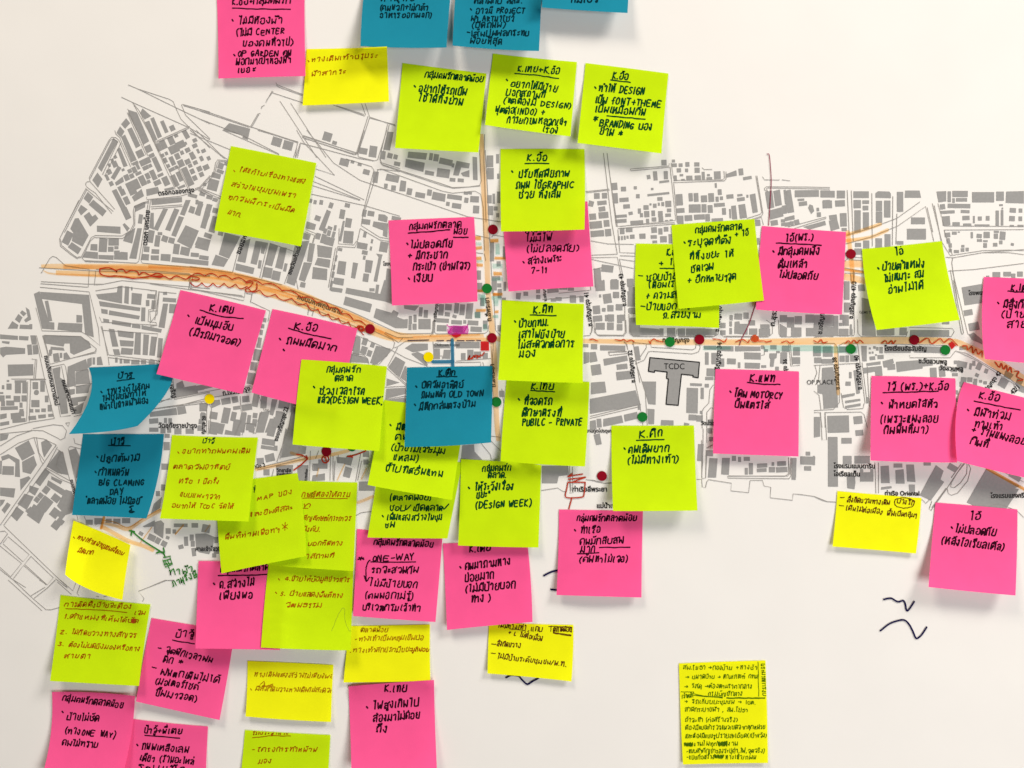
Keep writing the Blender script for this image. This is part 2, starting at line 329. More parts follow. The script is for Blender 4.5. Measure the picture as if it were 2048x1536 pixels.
((700, 300), 8, """570 15 755 30 740 95 560 75;545 85 730 125 715 215 535 165;790 65 35 70;840 75 50 70;935 115 130 60 12;1005 150 25 40;1040 105 1170 130 1160 180 1085 170 1060 250 1005 245;910 225 125 85 8;1080 225 1165 195 1165 265 1130 260 1100 255;1000 290 55 35 5;1080 295 60 35 5;1195 65 1240 70 1245 295 1200 290;775 225 90 40 10;495 295 550 305 540 405 480 400;580 405 50 65 10;685 440 95 50 10;775 415 45 60 8;810 405 935 430 925 505 795 480;1020 460 145 45 8;1135 490 40 50;1215 480 85 60 3;955 525 35 40;1040 545 90 50 8;1230 580 60 75 3;1130 420 40 30;1170 420 40 25;410 640 500 660 495 685 405 680;1365 110 65 115 0;1370 230 65 110 0;1440 85 30 90 0;1445 255 20 50 0;1360 480 45 80 0;1402 475 25 100 0;1450 460 30 110 0;1370 590 50 90 0;1420 570 40 40 0;1440 635 30 40 0;1385 990 40 190 0;1250 1220 55 90 0;1265 1340 50 90 0;1410 1300 45 140 0;1450 1110 40 50 0;1450 1250 30 40 0;1455 1320 40 40 0;1460 1400 40 90 0;1505 1000 30 120 0;1510 1330 25 90 0;1500 1460 40 40 0;1290 1480 40 80 0"""),
((580, 560), 0, """390 70 515 90 505 120 385 100;480 30 85 35 10;550 75 880 135 920 0 1000 0 1010 240 930 210 540 130;540 160 800 235 780 315 520 240;800 95 50 30;850 90 30 90 8;840 275 990 320 1010 290 1060 320 1045 360 1110 385 1150 380 1145 470 1030 470 815 365;1160 350 1190 350 1190 430 1155 430;1220 375 30 75;1215 455 40 60;1170 460 30 55;1312 430 120 100;1275 310 35 90 5;1325 330 40 75 3;1110 245 1260 250 1220 300 1115 280;1475 290 50 110 5;1545 265 65 60 5;1535 335 50 40 5;1625 275 45 100 5;1680 290 50 105 5;1725 230 1790 225 1775 380 1710 375;1605 355 40 30 15;1490 395 120 40 3;1625 412 105 40 3;1705 408 30 35;1785 418 105 45 3;1480 470 95 60 2;1815 480 110 50 3;1635 480 100 60;1905 435 45 80;1830 340 50 60;1120 665 1190 620 1345 620 1345 680 1200 705;1180 720 1245 700 1300 725 1345 830 1330 840;1400 625 1560 625 1560 665 1395 665;1430 720 65 100;1500 680 1565 680 1560 770 1490 765;1610 600 1850 605 1850 665 1620 665;1690 745 45 65;1760 725 60 90;1830 730 70 65;1905 740 50 60;640 560 690 570 680 705 605 690;730 600 50 70 18;805 635 40 45 20;720 685 60 75 18;775 715 45 60 20;840 640 985 670 950 740 840 825 780 810;600 725 720 745 760 770 765 810 580 800;1030 745 1125 800 1070 945 960 850;1120 840 1135 840 1130 990 1075 950;945 960 1070 1000 940 1035;940 1060 1130 1050 1130 1110 930 1160;930 1170 1130 1145 1130 1210 1000 1200;20 1250 30 80;45 1290 30 50;25 1420 40 100"""),
((300, 550), 8, """240 1110 450 1075 470 1150 240 1195;480 1080 570 1060 640 1090 500 1120;740 1230 90 60 -10;590 1225 680 1215 690 1260 600 1300;830 1215 60 60 -10;525 1280 75 60 15;845 1295 70 35 -8;945 1290 100 60 -8;935 1210 70 60 -5;620 1370 75 70 10;720 1290 790 1300 760 1450 690 1440;815 1380 50 90 12;890 1340 945 1345 920 1536 850 1536;960 1440 35 150 8;1025 1370 45 50;1020 1440 45 70;990 1500 50 60;1070 1340 1170 1320 1110 1536 1030 1536;1110 1240 60 120 5;1030 1220 60 130 10;1190 1210 1245 1215 1200 1370 1165 1360;1310 1260 110 90 8;1270 1365 90 70 8;1170 1400 1210 1400 1170 1536 1120 1536;1240 1440 80 100 8;1390 1290 1430 1290 1400 1536 1340 1536;1400 1260 60 30;515 1365 40 50;495 1430 40 50;490 1490 40 50;1050 780 80 110;1010 890 60 80;990 1010 80 110;1070 640 35 60;1085 560 30 50;1100 500 30 40;1120 440 30 40;1060 690 40 40;1820 145 110 40;1830 60 80 60 10;2010 650 60 100;2010 770 60 50;2000 720 60 30"""),
((860, 860), 0, """315 150 430 140 435 210 510 290 300 290;1090 350 1345 345 1345 440 1255 450 1240 520 1090 520"""),
((960, 260), -2, """1140 643 55 55;1215 640 50 55;1065 685 1115 700 1100 750 1055 740;1190 710 90 40 -5;1190 770 65 45 -8;1100 845 65 60 -5;1205 830 95 60 -5;1130 925 120 70 -5;1235 910 55 65 -5;1145 1010 130 60 -5;1250 1000 60 70 -5;1310 550 60 70 -5;1400 575 50 45;1515 563 30 30;1540 645 35 40;1320 665 50 100 -4;1405 680 90 40 -4;1430 745 65 40 -4;1680 575 25 22;1740 625 215 22 -6;1375 840 115 28 -4;1375 887 110 35 -4;1470 812 40 30 -10;1555 790 30 50;1575 830 30 40;1530 905 125 45 -4;1795 318 50 55;1710 447 40 90 -5;1813 440 40 80;1645 458 35 40 -10;1797 503 95 22 -7;1755 672 50 35;1620 755 50 45;1663 725 20 20;1705 738 35 40;1745 723 20 30;1783 722 28 40;1837 720 58 60;1627 820 50 60;1690 812 35 55;1760 820 45 60;1845 783 42 35;1835 830 55 32;1635 888 30 45;1697 872 45 40;1765 870 45 55;1820 883 30 12;1865 878 30 12;1887 302 30 28;1895 343 50 35;1957 342 38 35;2023 335 40 45;1940 393 42 40;2015 393 30 35;1905 470 30 55;1965 440 35 22;1980 485 35 18;2030 465 35 40;1945 680 65 110 -4;1955 785 80 45 -4;1955 875 60 80;1387 985 45 60;1455 975 65 40;1698 975 55 55 -5;1760 988 40 60;1815 967 45 45;1695 1042 60 35;1790 1065 65 60;1705 1090 45 25;1585 1035 60 50;1485 1040 45 40;1440 1045 20 30;1412 1050 18 40;1385 1053 18 40;1355 1055 20 40;1855 1060 30 90;1190 1310 1305 1325 1295 1390 1180 1380;1110 1350 1175 1350 1190 1536 1120 1536;1310 1500 60 90;1460 1490 50 80 -4"""),
((1240, 260), -3, """750 335 50 40 0;753 392 50 50 0;813 447 30 80;863 440 28 22;872 472 55 25;760 465 60 45;677 468 60 45;1035 430 1135 392 1140 445 1040 463;1180 408 45 65 -5;1243 468 85 30 -10;950 440 65 75;935 540 20 45;973 605 38 55;690 655 40 80;743 657 45 85;820 670 60 65;890 658 55 85;948 675 30 50;990 665 30 35;1073 648 68 40 -5;1170 635 50 22 -6;1180 675 75 35 -8;1243 645 20 28;1265 630 1320 618 1345 800 1295 810;730 765 115 80 -1;820 763 48 80 -1;880 770 48 75;970 730 105 35 -4;1015 793 38 65;1075 815 18 90;1085 740 1130 735 1145 870 1095 870;1155 730 1220 720 1240 855 1170 865;668 858 75 55;775 848 105 50;855 855 45 70;950 878 110 35;1345 905 50 60 -5;1350 1085 25 65;1415 605 1485 590 1505 755 1440 770;1495 595 1560 580 1580 730 1515 745;1595 585 1615 580 1635 720 1610 725;1620 590 1665 580 1700 800 1640 810;1455 785 1585 750 1595 840 1465 875;1605 775 40 80 -8;1635 760 20 90 -8;1605 855 1700 830 1705 870 1610 890;1505 905 70 50 -8;1590 885 40 30;1590 920 35 30;1630 920 50 40 -5;1675 910 40 40;1725 900 50 50 -12;1705 588 1940 585 1940 650 1705 655;1955 588 2048 588 2048 655 1955 655;1765 680 65 22;1785 718 80 40 -8;1835 760 1850 725 1880 735 1895 790 1865 820;1930 775 25 35;1940 825 40 45;2015 720 70 75;1785 945 2000 885 2010 925 1850 970"""),
((1628, 300), 0, """133 430 140 65;263 433 80 75;130 530 92 75 -2;255 520 95 60 -3;187 655 75 45 -8;145 690 225 670 250 765 165 790;287 680 65 130 -2;295 775 50 30;460 435 150 65;422 527 72 80;505 508 65 35;503 565 55 45;425 695 62 215;507 690 58 165;600 420 625 402 735 405 750 425 750 470 600 465;635 545 60 100;635 655 62 110;715 575 62 165;840 505 62 195;890 395 1030 395 1045 465 885 465;1015 690 135 65;1000 820 185 105;718 885 58 130;632 910 65 100;510 920 60 75;430 925 60 40;430 990 70 60;840 905 65 35;1195 405 1290 400 1290 500 1215 510;1320 455 33 105;1425 428 150 60;1362 492 25 45;1440 485 108 35;1650 460 215 100;1815 450 75 90;1875 405 2048 400 2048 520 1870 515;1255 553 50 50 -8;1415 545 220 42 1;1305 605 135 30 -3;1475 600 85 30 2;1290 690 75 90 -5;1483 662 70 42 -2;1387 722 70 38;1495 730 80 28;1640 735 145 20;1560 678 18 70;1618 668 38 40;1695 665 36 45;1788 665 32 150;1835 660 25 150;1825 537 35 18;1838 570 15 18;1940 588 60 45 3;2015 590 35 40;1932 668 55 50 3;2013 670 35 45;1930 740 40 20;2015 740 60 22;1302 828 55 45 -6;1370 810 45 30;1413 800 20 12;1310 885 35 50 -10;1330 930 30 40;1330 980 30 35;1540 830 22 60;1612 838 50 40 5;1685 828 60 60;1775 840 40 50;1780 798 50 20;1840 835 55 80 5;1615 882 48 25;1672 888 45 18;1670 930 35 45;1768 923 42 35;1823 900 32 35;1935 920 30 25 10;1390 990 50 30;1453 938 30 25;1450 975 35 35;1495 970 30 35;1440 1340 1640 1305 1640 1490 1470 1515;1780 1215 75 50;1885 1210 75 45;1945 1225 40 40;2010 1210 55 50;1695 1235 30 20"""),
((1628, 540), 0, """320 200 55 180;325 365 60 95;430 145 490 140 500 200 435 205;465 270 545 285 600 580 605 645 470 640;610 580 760 570 755 640 615 640;770 600 30 75;870 600 70 75;940 585 1320 585 1320 645 935 645;1285 515 70 30;1505 415 85 55 -10;1560 550 100 75 -12;1510 630 1560 610 1640 680 1640 720 1540 680;260 530 30 30;270 460 35 50;310 490 60 105;360 555 20 50;215 540 45 190;0 440 190 440 190 550 0 560;35 555 60 30;145 600 100 90;35 610 75 70;290 610 95 75;362 605 30 55;30 790 75 100;135 795 95 100;245 745 330 745 330 800 245 805;460 740 515 740 515 890 470 890;38 880 70 55;130 890 110 45;275 865 50 60;325 865 35 65;385 862 60 60;545 765 20 20;590 755 25 25;618 768 25 35;655 765 35 30;545 808 20 20;573 805 18 20;605 828 18 15;655 795 35 35;650 848 60 40 -3;570 860 55 35 -5;700 770 25 80;820 775 250 65;970 740 1290 750 1260 810 975 805;510 910 650 890 650 920 515 935;480 955 660 935 670 1030 600 1030 595 990 485 1010;670 890 770 865 780 905 710 950 680 950;755 945 75 55 -5;800 895 1150 870 1160 930 1060 940 1060 960 810 995;1165 1000 65 95 -3;1250 990 60 100 -5;1383 900 35 35;1445 920 95 60 12;1527 940 25 60 8;1560 910 30 50;1610 940 50 70 25;1365 975 60 40;1435 970 45 50;1375 1020 55 30;1680 985 35 45 20;1590 1025 35 35 25;1460 1070 55 50 5;1520 1070 50 45 5;1575 1080 35 40;1570 1110 40 40;1625 1085 30 25;1440 1115 40 50;1670 1100 35 30;1830 1045 1905 1080 1860 1160 1790 1120;1870 980 1950 1020 1910 1070 1850 1040;2000 1100 60 70 25;2030 1160 60 60 25;1420 745 1480 740 1485 775 1420 780;80 955 185 945 230 1160 235 1340 95 1355 85 1210 35 1200 35 1120 75 1115;355 1025 25 60;333 1108 50 40;385 980 430 970 450 1200 415 1210;275 1220 400 1200 395 1225 275 1250;305 1275 450 1255 455 1275 305 1300;305 1325 455 1300 455 1325 305 1350;520 1270 20 60"""),
((1628, 720), 0, """0 555 60 555 60 745 0 755;130 545 340 540 345 705 135 710;430 585 85 75 -5;443 710 75 55 -5;318 787 100 55;137 750 230 750 235 1235 137 1235;325 975 85 80;395 935 545 935 545 1010 395 1010;450 1065 480 1065 480 1095 550 1095 550 1065 580 1065 580 1185 450 1185;320 1130 400 1130 405 1200 395 1260 325 1250;650 1035 730 1030 740 1200 655 1200;820 1030 85 40;795 1075 875 1065 885 1205 800 1205;900 1020 975 1020 990 1190 910 1185;655 1240 755 1230 760 1250 655 1265;925 1215 985 1215 985 1290 930 1290;1190 1025 1265 1080 1235 1165 1270 1190 1140 1370 1030 1320;1350 1050 90 60 30;1105 1010 70 40;1680 1060 2010 1230 1960 1250 2000 1260 1820 1536 1490 1390;0 980 20 90;1390 315 30 40;1385 390 30 40;1960 1140 120 50 30"""),
((1180, 640), 0, """100 245 345 250 345 300 100 295;430 260 475 255 495 390 450 395;40 260 60 50;0 315 55 310 75 400 0 415;130 380 360 345 370 395 140 445;60 485 95 100 -8;313 455 105 50 -6;330 540 145 80 -6;10 610 145 600 160 705 10 725;0 770 445 685 490 830 0 915;480 850 25 50;130 965 310 930 325 1000 130 1040;330 925 460 895 470 960 340 990;90 1005 45 85 -5;0 985 55 975 65 1065 0 1070;35 1120 95 1105 115 1210 60 1220;510 600 645 600 640 825 570 820;560 865 630 870 625 1015 570 1015;695 975 815 980 815 1025 690 1025;920 1000 970 1010 965 1025 915 1025;1035 630 115 25 2;1140 640 40 35;945 660 1055 665 1050 910 940 905;1095 715 30 110;1000 950 75 55 2;1085 900 25 30;1070 960 60 60 2;1055 1210 1110 1210 1100 1375 1045 1375;1110 250 1230 250 1235 290 1115 285;1245 255 1400 255 1400 305 1240 300;1415 255 1660 260 1665 300 1415 305;1140 375 35 120;1210 375 50 110;1290 415 40 80;1380 403 85 55 2;1505 315 1665 320 1665 385 1505 380;1510 415 1660 420 1655 475 1510 470;1750 325 1825 325 1820 370 1800 380 1790 455 1755 455 1760 380 1750 370;1890 370 65 110 2;1455 440 25 55;1695 453 48 25;1825 475 35 40;1685 265 30 35;1720 297 30 25;1790 265 60 40;1835 312 35 20;1910 280 75 60;1985 265 2048 265 2048 345 1980 345;2010 395 80 65;1180 510 85 75 2;1165 570 80 30;1130 1270 1200 1270 1200 1330 1130 1325;1165 1345 1245 1350 1230 1536 1150 1536;1290 1345 1365 1345 1355 1510 1280 1505;1405 1350 40 50;1460 1360 30 50;1530 1355 60 40;1570 1450 40 110;1525 1475 30 65;1680 1420 100 40 -3;1675 1465 95 35 -3;1785 1405 25 35;1775 1460 60 50;1870 1400 85 45 -3;1870 1460 110 50 -3;1975 1345 2015 1345 2010 1536 1970 1536;1150 970 1200 970 1200 1030 1150 1025;1170 1080 45 50;1180 1160 40 40"""),
((1240, 420), 0, """100 1140 380 1160 385 1220 120 1225 100 1200;405 1190 40 70;500 1190 80 80;600 1190 70 70;685 1190 80 70;780 1190 110 70;890 1190 110 60;1005 1125 50 50;1005 1195 50 45;1080 1110 25 50;1080 1180 25 60;1120 1090 1165 1085 1170 1110 1245 1110 1245 1215 1115 1205;1120 1010 1195 1010 1190 1070 1115 1065;1085 1050 30 50;1230 1030 50 60;1285 1100 65 50;1415 1135 90 40;1300 1185 80 60;1410 1190 110 65;1595 1060 70 70;1665 1095 70 100;1740 1075 70 80;1560 1110 1630 1150 1625 1235 1560 1235;1720 1190 100 90;1850 1060 80 80;1930 1135 80 50;1870 1190 110 80;1990 1190 60 80;100 705 60 70;115 790 60 80;110 900 70 80;100 980 40 40;130 1080 60 60;20 1050 45 60"""),
((860, 560), 0, """1660 55 90 100 -3;1800 45 80 90;1730 180 80 90 -8;1660 155 20 30;1815 145 60 60;1625 290 70 80 -5;1695 290 35 35;1760 275 60 60;1845 265 65 60;1635 375 90 55 -5;1720 370 25 60;1765 370 60 70;1850 380 50 80;1660 450 90 65;1760 450 65 70;1850 460 55 60;1925 110 1990 110 2000 180 1930 180;1975 300 60 60;1940 370 2048 370 2048 550 1960 520;840 125 890 125 880 190 840 185;935 135 45 40;1055 110 40 40;1057 165 40 40;1145 90 1255 70 1255 120 1145 130;1255 185 60 35;1205 195 50 30;1395 185 60 70;1480 185 40 60;1375 90 60 30;1300 80 80 30;1500 705 1555 705 1555 800 1500 820;1510 640 70 30;700 1110 50 60;680 470 40 60"""),
]
K2 = {(1180, 880): 2048 / 520}
rb = Ribbons()
for (ox, oy), a0, txt in BLOCKS:
    P = crop(ox, oy)
    for item in txt.split(';'):
        if '?' in item:
            continue
        n = nums(item)
        if len(n) <= 5:
            cx, cy, w, hh = n[:4]
            a = math.radians(n[4] if len(n) == 5 else a0)
            c, s = math.cos(a), math.sin(a)
            q = [(cx + c * dx * w / 2 - s * dy * hh / 2, cy + s * dx * w / 2 + c * dy * hh / 2) for dx, dy in ((-1, -1), (1, -1), (1, 1), (-1, 1))]
            rb.poly(P(q))
        else:
            rb.poly(P(n))
P = crop(1180, 880, 2048 / 520)
for q in ("1700 92 1735 92 1735 122 1700 122", "1658 128 1775 132 1772 195 1658 192", "1688 206 1743 206 1743 242 1688 240", "1595 148 1628 150 1620 315 1588 312"):
    rb.poly(P(nums(q)))
rb.flat('building_blocks', 0.00005, M['block'], sheet)
TC = crop(1180, 640)(nums("585 367 1068 412 1055 563 1005 555 1005 540 892 528 860 832 742 822 765 575 747 570 752 507 630 493 628 510 570 500"))
r2 = Ribbons()
r2.poly(TC)
o = r2.flat('landmark_building', 0.00022, M['block'], sheet)
tag(o, 'T shaped building outlined in black and lettered TCDC')
r2 = Ribbons()
tc2 = np.vstack([TC, TC[:1]])
for a, b in zip(tc2[:-1], tc2[1:]):
    r2.add([a, b], 2.3, 0)
r2.flat('outline', 0.00030, M['dark'], o)

LINES = [
((0, 150), """1250 95 1345 135 1700 310 2048 475;1345 135 1650 235 1690 260 1710 310 1765 430 2048 710;1185 215 1290 265 1850 515 2048 630;1290 265 1360 350 1500 650 1710 1115;1305 290 1515 665 1740 1110;1245 330 1310 480 1445 790;1240 365 1425 780;2048 360 1780 285 1770 290 1810 390 2048 620;2048 378 1790 297;1505 655 1850 500;1515 665 1840 520;1120 540 1130 575 1170 610 1185 650 1290 880;870 1000 1060 640 1090 605 1130 610 1160 635 1275 895;880 1010 1075 635 1110 620 1150 650 1000 970 1020 985 1180 660;870 1000 880 1040 1120 1310;875 1040 850 1040 835 1055 840 1080;840 1085 870 1110 930 1150 1090 1350;835 1105 870 1135 1105 1330;835 1112 610 1536;848 1115 628 1536;1430 1190 1430 1215 1760 1180 1830 1160;1900 1110 1950 1090 2048 980;1930 1120 2048 1180;1940 1100 2048 1160;1740 890 1850 1110;1725 885 1835 1110;1470 1285 1775 1265 1780 1280 1475 1305"""),
((0, 400), """1450 10 1390 25 1310 60 1300 110 1305 230 1270 300 1190 350 930 345 890 365 790 560 750 570 690 530 590 450 580 380 770 0;1455 20 1400 35 1325 70 1315 115 1315 240 1280 310 1195 375 920 365 880 400 800 570;590 380 600 440 695 520 750 560 785 550;1450 0 1355 590;1470 0 1375 590;400 715 485 570 515 548 550 560 640 640 870 675 860 850;820 590 1060 600 1330 615 1355 595;805 570 830 600 1060 608;1375 595 1390 615 2048 670;935 690 920 830 1010 820 1190 785 2048 865;935 675 1500 690 1850 720 1860 735 1840 870;1885 720 1860 870;1890 715 2048 735;380 660 900 690 1500 705 2048 745;400 795 860 820 1000 820;395 815 855 850;390 850 870 895 960 1250 975 1420 840 1310 790 1285 410 1275 350 1050;930 885 1190 845 1530 885 1515 1060 1450 1070 1445 1185 1525 1195 1525 1220 990 1190 970 1140;1470 1180 1460 1085 1530 1080;1550 895 1720 910;1550 890 1510 1170;1000 1270 1540 1305 1500 1500;995 1230 1050 1520;355 1320 410 1536;425 1320 480 1536;430 1318 790 1330 940 1450 935 1490 720 1536"""),
((0, 640), """345 150 440 600 530 960;415 150 490 430 925 310 940 280;480 460 625 430 640 455 700 830;500 470 590 945 690 930;600 450 690 890;985 60 1060 340 1560 400;1055 360 1065 440;1055 365 1540 420;0 1070 300 995 530 960;0 1110 300 1080 310 1070;320 1058 520 1020 610 1030 650 1080 630 1150 590 1170 560 1150 420 1080 320 1075 160 1130 0 1230;0 1315 180 1200 330 1145 430 1160 550 1220 540 1240;300 590 285 990;270 600 260 990;310 380 360 385 345 570;345 385 330 570;110 575 440 575;290 585 450 580;1690 600 1700 775 2048 705;1670 620 1680 770 1550 790;1480 870 2048 805;720 940 800 920;640 1005 680 1000 665 1040 640 1005;725 650 1000 600;740 500 850 480"""),
((0, 860), """0 930 420 330 545 150 525 130;35 930 450 370 560 165;40 935 660 1536;0 990 45 985 75 1010 0 1115;30 1100 80 1040 285 1215 225 1285 30 1110;0 1130 210 1300 105 1430 0 1340;300 1230 520 1440 460 1510 240 1310 300 1235;130 1450 230 1320 450 1510;0 1360 115 1450 250 1536;540 1450 650 1536;330 70 400 300 420 330;355 70 380 220 430 300;450 370 600 450 690 500;440 385 590 480 690 520;610 210 680 490 740 600;665 180 720 430 745 520;560 190 620 225;1000 870 930 930;720 80 730 130 800 150;750 830 760 880;820 840 840 890;670 170 690 160 790 185;600 210 560 280 550 350 600 430"""),
((0, 1160), """80 0 410 300;130 0 320 180 450 290 500 290 580 268;330 180 460 80 540 0;300 155 440 70;590 0 710 105 750 0;560 20 695 140;800 0 750 130 770 150;940 160 965 165;1010 165 1090 140;1390 210 1405 180 1350 110 1620 5 1700 0;385 0 460 45"""),
((0, 860), """1460 1530 1610 1465 1690 1470"""),
((400, 0), """740 805 750 825 1000 920;745 830 770 850 1000 930;705 885 640 1000;715 890 650 975;710 905 1000 1000;610 1035 595 1060;600 1040 630 1025;590 1105 565 1110 490 1240;575 1115 500 1245;0 1065 480 1230 950 1390 930 1536;0 1080 480 1240;510 1240 955 1385;980 1400 950 1536;980 1395 1520 1536;1300 1025 1605 1130 1615 1120 1575 1010;1330 1030 1600 1115;1610 1010 1655 1140 1905 1225;1640 1130 1520 1510;1655 1145 1540 1500;1660 1150 1900 1215;1830 1210 1770 1470;1845 1215 1790 1480;780 985 1140 1536;885 1005 1080 1310 1230 1536;1000 1325 1010 1345 1500 1500 1535 1490;1000 1325 1530 1490;0 1160 420 1320 770 1500"""),
((380, 260), """660 0 1055 115 1010 270;1075 130 1030 270;1075 125 1640 275 1790 300;1100 60 1095 70 1600 240 1630 235 1700 0;1105 52 1610 220;1140 0 1400 320 1660 490 2048 620;1040 0 1110 120 1410 440 1230 380;1220 450 1700 680;1200 500 1660 680;1190 540 1660 685;1185 625 1700 735 2048 840;1640 230 1640 260 1800 300 1830 290 1920 0;1850 270 1870 320 2048 375;1520 280 1770 355 1795 390 1700 760 1670 930 1850 1045 1935 1060;1830 390 1860 380 2048 405;1830 395 1710 770;1660 960 1850 1070 1940 1085;1660 960 1630 1100 1610 1145 1440 1135;1455 960 1450 1110 1600 1120 1625 1080;1440 1140 1370 1536;1420 1150 1350 1536;1130 970 1230 1010 1200 1100;1120 990 1215 1025 1195 1100;760 1100 680 1440;785 1100 700 1450;1030 1200 920 1500;800 1110 1030 1190;500 1060 415 1390;0 1330 410 1390;430 1400 680 1455 900 1510;375 300 270 290 250 320 230 420 100 565 40 590 0 600;375 312 280 305 265 330 240 430 110 580;90 580 300 670;110 570 320 655;0 0 340 280;0 30 390 190;60 0 300 240 380 295;320 0 870 240"""),
((700, 300), """290 90 310 140 900 330 1000 365 1150 360 1265 345 1280 300 1265 0;295 120 320 150 900 345 1010 372 1270 350;265 190 320 190 900 400 1000 420 1220 400 1275 430 1300 560 1310 980;210 335 540 440 1150 650 1480 700;1320 0 1340 350 1390 1400;1225 830 1360 860;1380 850 1400 830 1470 840 1520 850;1360 870 1380 1000;1220 1000 1300 1010;1310 1010 1325 1080"""),
((580, 560), """0 90 560 290 1040 510 1080 525 1380 520 1395 480 1405 400;1415 400 1410 510 1430 525 1900 520 1930 500 1940 440;800 490 1000 580 1020 610 1010 660 870 820 800 825;930 510 1050 560 1200 560;920 520 1060 610 1100 565;1020 660 1050 650 1130 595 1340 585;1050 660 955 840;650 540 1000 690 1130 760 1340 840;600 710 720 730 760 770 770 820;590 720 700 745;1395 600 1400 670;1620 790 1960 765;1610 805 1860 800 1860 838;1880 800 1890 835;940 855 1135 1030;960 850 1135 1015;930 1045 1130 1035;930 1165 1130 1130;1945 500 1985 600 1970 840;0 185 700 480;1465 740 1485 740 1490 770;1960 640 1990 1000;60 0 80 90"""),
((1180, 640), """0 130 15 120 20 0;40 0 45 120 80 150 330 155 355 120 350 0;385 0 385 130 420 160 840 160 850 90;80 145 330 148;860 90 865 165 1200 165 1250 140 1255 100;870 158 1200 158;1275 100 1280 140 1310 165 1740 165 1780 130 1780 40 1720 0;1310 157 1740 157;1840 0 1845 140 1870 165 2048 162;330 215 360 235 370 285;410 240 430 220 590 235 600 265 1000 290 1030 275 1035 235;550 240 550 270 490 360;185 315 360 310;185 315 190 345 375 325;440 430 530 390 570 310 600 305 1000 330 1060 310 1075 270 1070 215;370 310 420 510 490 830 495 890;445 400 540 700 560 1025;0 940 500 820;0 960 480 845;515 1000 515 1025;1095 1060 1095 890 1110 860 1160 810 1170 680 1205 630;1140 1030 1140 900 1180 855 1200 860;1105 1060 1100 1380 1090 1536;1140 1030 1140 1200 1200 1150;1135 1250 1195 1215;1140 1270 1130 1536;1350 1520 1900 1525 1935 1500 1940 1340;1960 1340 1955 1510;1940 240 1960 450 2048 440;1665 255 1665 260 1705 265 1700 340 1670 345;1955 240 1975 440"""),
((1628, 540), """0 655 190 640 390 640 395 600 385 0;425 480 430 620 460 650 900 650 915 600;930 560 1350 570 1370 600 1340 650 930 650;1350 0 1500 620 1640 720;1330 0 1440 620 1450 630 1460 610 1360 100;0 715 200 715 235 760 250 1290 190 1360 0 1370;240 740 290 710 420 715 430 740 500 1300;265 1200 290 1340 330 1360 480 1350 490 1300;0 930 430 910;10 930 30 1000 0 1080;60 930 45 1080 15 1120;0 1180 50 1220 70 1370;110 1536 105 1390 460 1385 490 1410 520 1536;0 1390 60 1390 80 1536;520 940 540 1330;470 900 520 1300;660 720 1300 735;935 830 935 855 1330 855 1380 790 1480 810 1900 1050 1980 1120;1390 790 1600 890 1900 1080 1950 1110 1960 1160;0 640 190 650"""),
((1628, 300), """325 390 345 830;365 395 385 900;565 420 570 940;770 450 765 930;810 620 800 920;320 830 560 760 810 665 1035 505;310 915 550 850 820 740 1090 550 1170 890;1105 560 1160 800;1155 520 1250 900 1330 1030 1650 980 1900 975 2048 980;1175 540 1240 880;1210 520 1270 740 2048 745;1270 780 2048 775;1270 780 1350 1020;1285 1045 1360 1050 1650 1000 2048 970;1310 1180 1560 1165 2048 1105;1650 1000 1900 1000 2048 1020;1355 1050 1345 1100 1410 1536;400 1045 470 1050;300 1085 350 1040;370 1070 470 1075;300 1150 480 1180;300 1200 470 1205;360 1200 365 1300;395 1190 390 1280"""),
((1240, 260), """100 385 105 380 480 350 480 325;100 385 108 398 485 362;500 320 525 490 1000 485 1020 470 1015 400;520 512 1020 495 1035 475 1035 405;490 360 545 880 0 940;525 520 560 905;800 365 820 385 900 383;1325 445 1385 800 1370 820 1240 862;1337 445 1395 815 1380 840 1260 880;1390 455 1410 485 1555 488 1553 480;1580 485 1660 495;1440 600 1412 585 1410 568 1430 552 1840 555 2048 560;1440 600 1430 570 1445 565 2048 575;1400 925 1380 850 1300 880;1640 945 2010 848 2010 862 1700 960"""),
((960, 260), """1205 225 1285 900 1340 1210;1240 225 1330 940 1900 900;1345 960 1905 915;1345 970 1365 1195 1510 1200;1085 1220 1340 1210;1085 1245 1340 1240 1400 1536;1365 1225 1510 1230;1360 1255 1390 1400;1370 1260 1510 1280;1085 1260 1500 1350;1080 1080 1250 1110 1500 1115;1030 600 1260 575;1035 612 1265 585;1105 1360 1190 1340;1260 390 1340 940;45 40 40 300 60 900"""),
((1628, 720), """65 510 80 780 125 780 110 510;595 1000 605 1300 630 1300 630 1000;0 1330 60 1360 120 1380 210 1385;1040 1350 1075 1380 1090 1400 1130 1360 1150 1380 1125 1450 1140 1470 1300 1250 1460 1010;1150 1440 1290 1250;1300 1250 1310 1300 1340 1320 1400 1300 1500 1180 1530 1060 1500 1000;1480 1000 1400 1100 1340 1200 1335 1240 1370 1245 1430 1200 1490 1110 1495 1020 1480 1000;1700 1440 1760 1405 1830 1410 1980 1470 2048 1536;1440 1010 1340 1150;1860 1100 2048 1190"""),
((860, 560), """30 530 45 400 60 250;0 545 25 520 30 400;690 540 640 490 620 100;1500 545 1560 540 1580 500 1590 440;1610 470 1620 520 1650 545 1880 540 1905 510 1900 250;1500 160 1100 190;1255 130 1560 100;1940 330 1950 500 1980 540 2048 550;1900 600 1920 640 1930 680;1980 600 2048 1000;1740 700 1920 695;1740 700 1750 735 1930 715;1690 0 1700 0;1560 0 1570 100;700 1060 720 1200;610 1090 605 1000"""),
((860, 860), """1085 590 1245 565 1300 600 1335 600;1520 485 1600 490 1700 520 1765 515;1345 350 1370 600 1365 615 1395 612 1390 360;1360 350 1378 590;500 130 590 240 600 285;590 100 690 205;595 60 690 70"""),
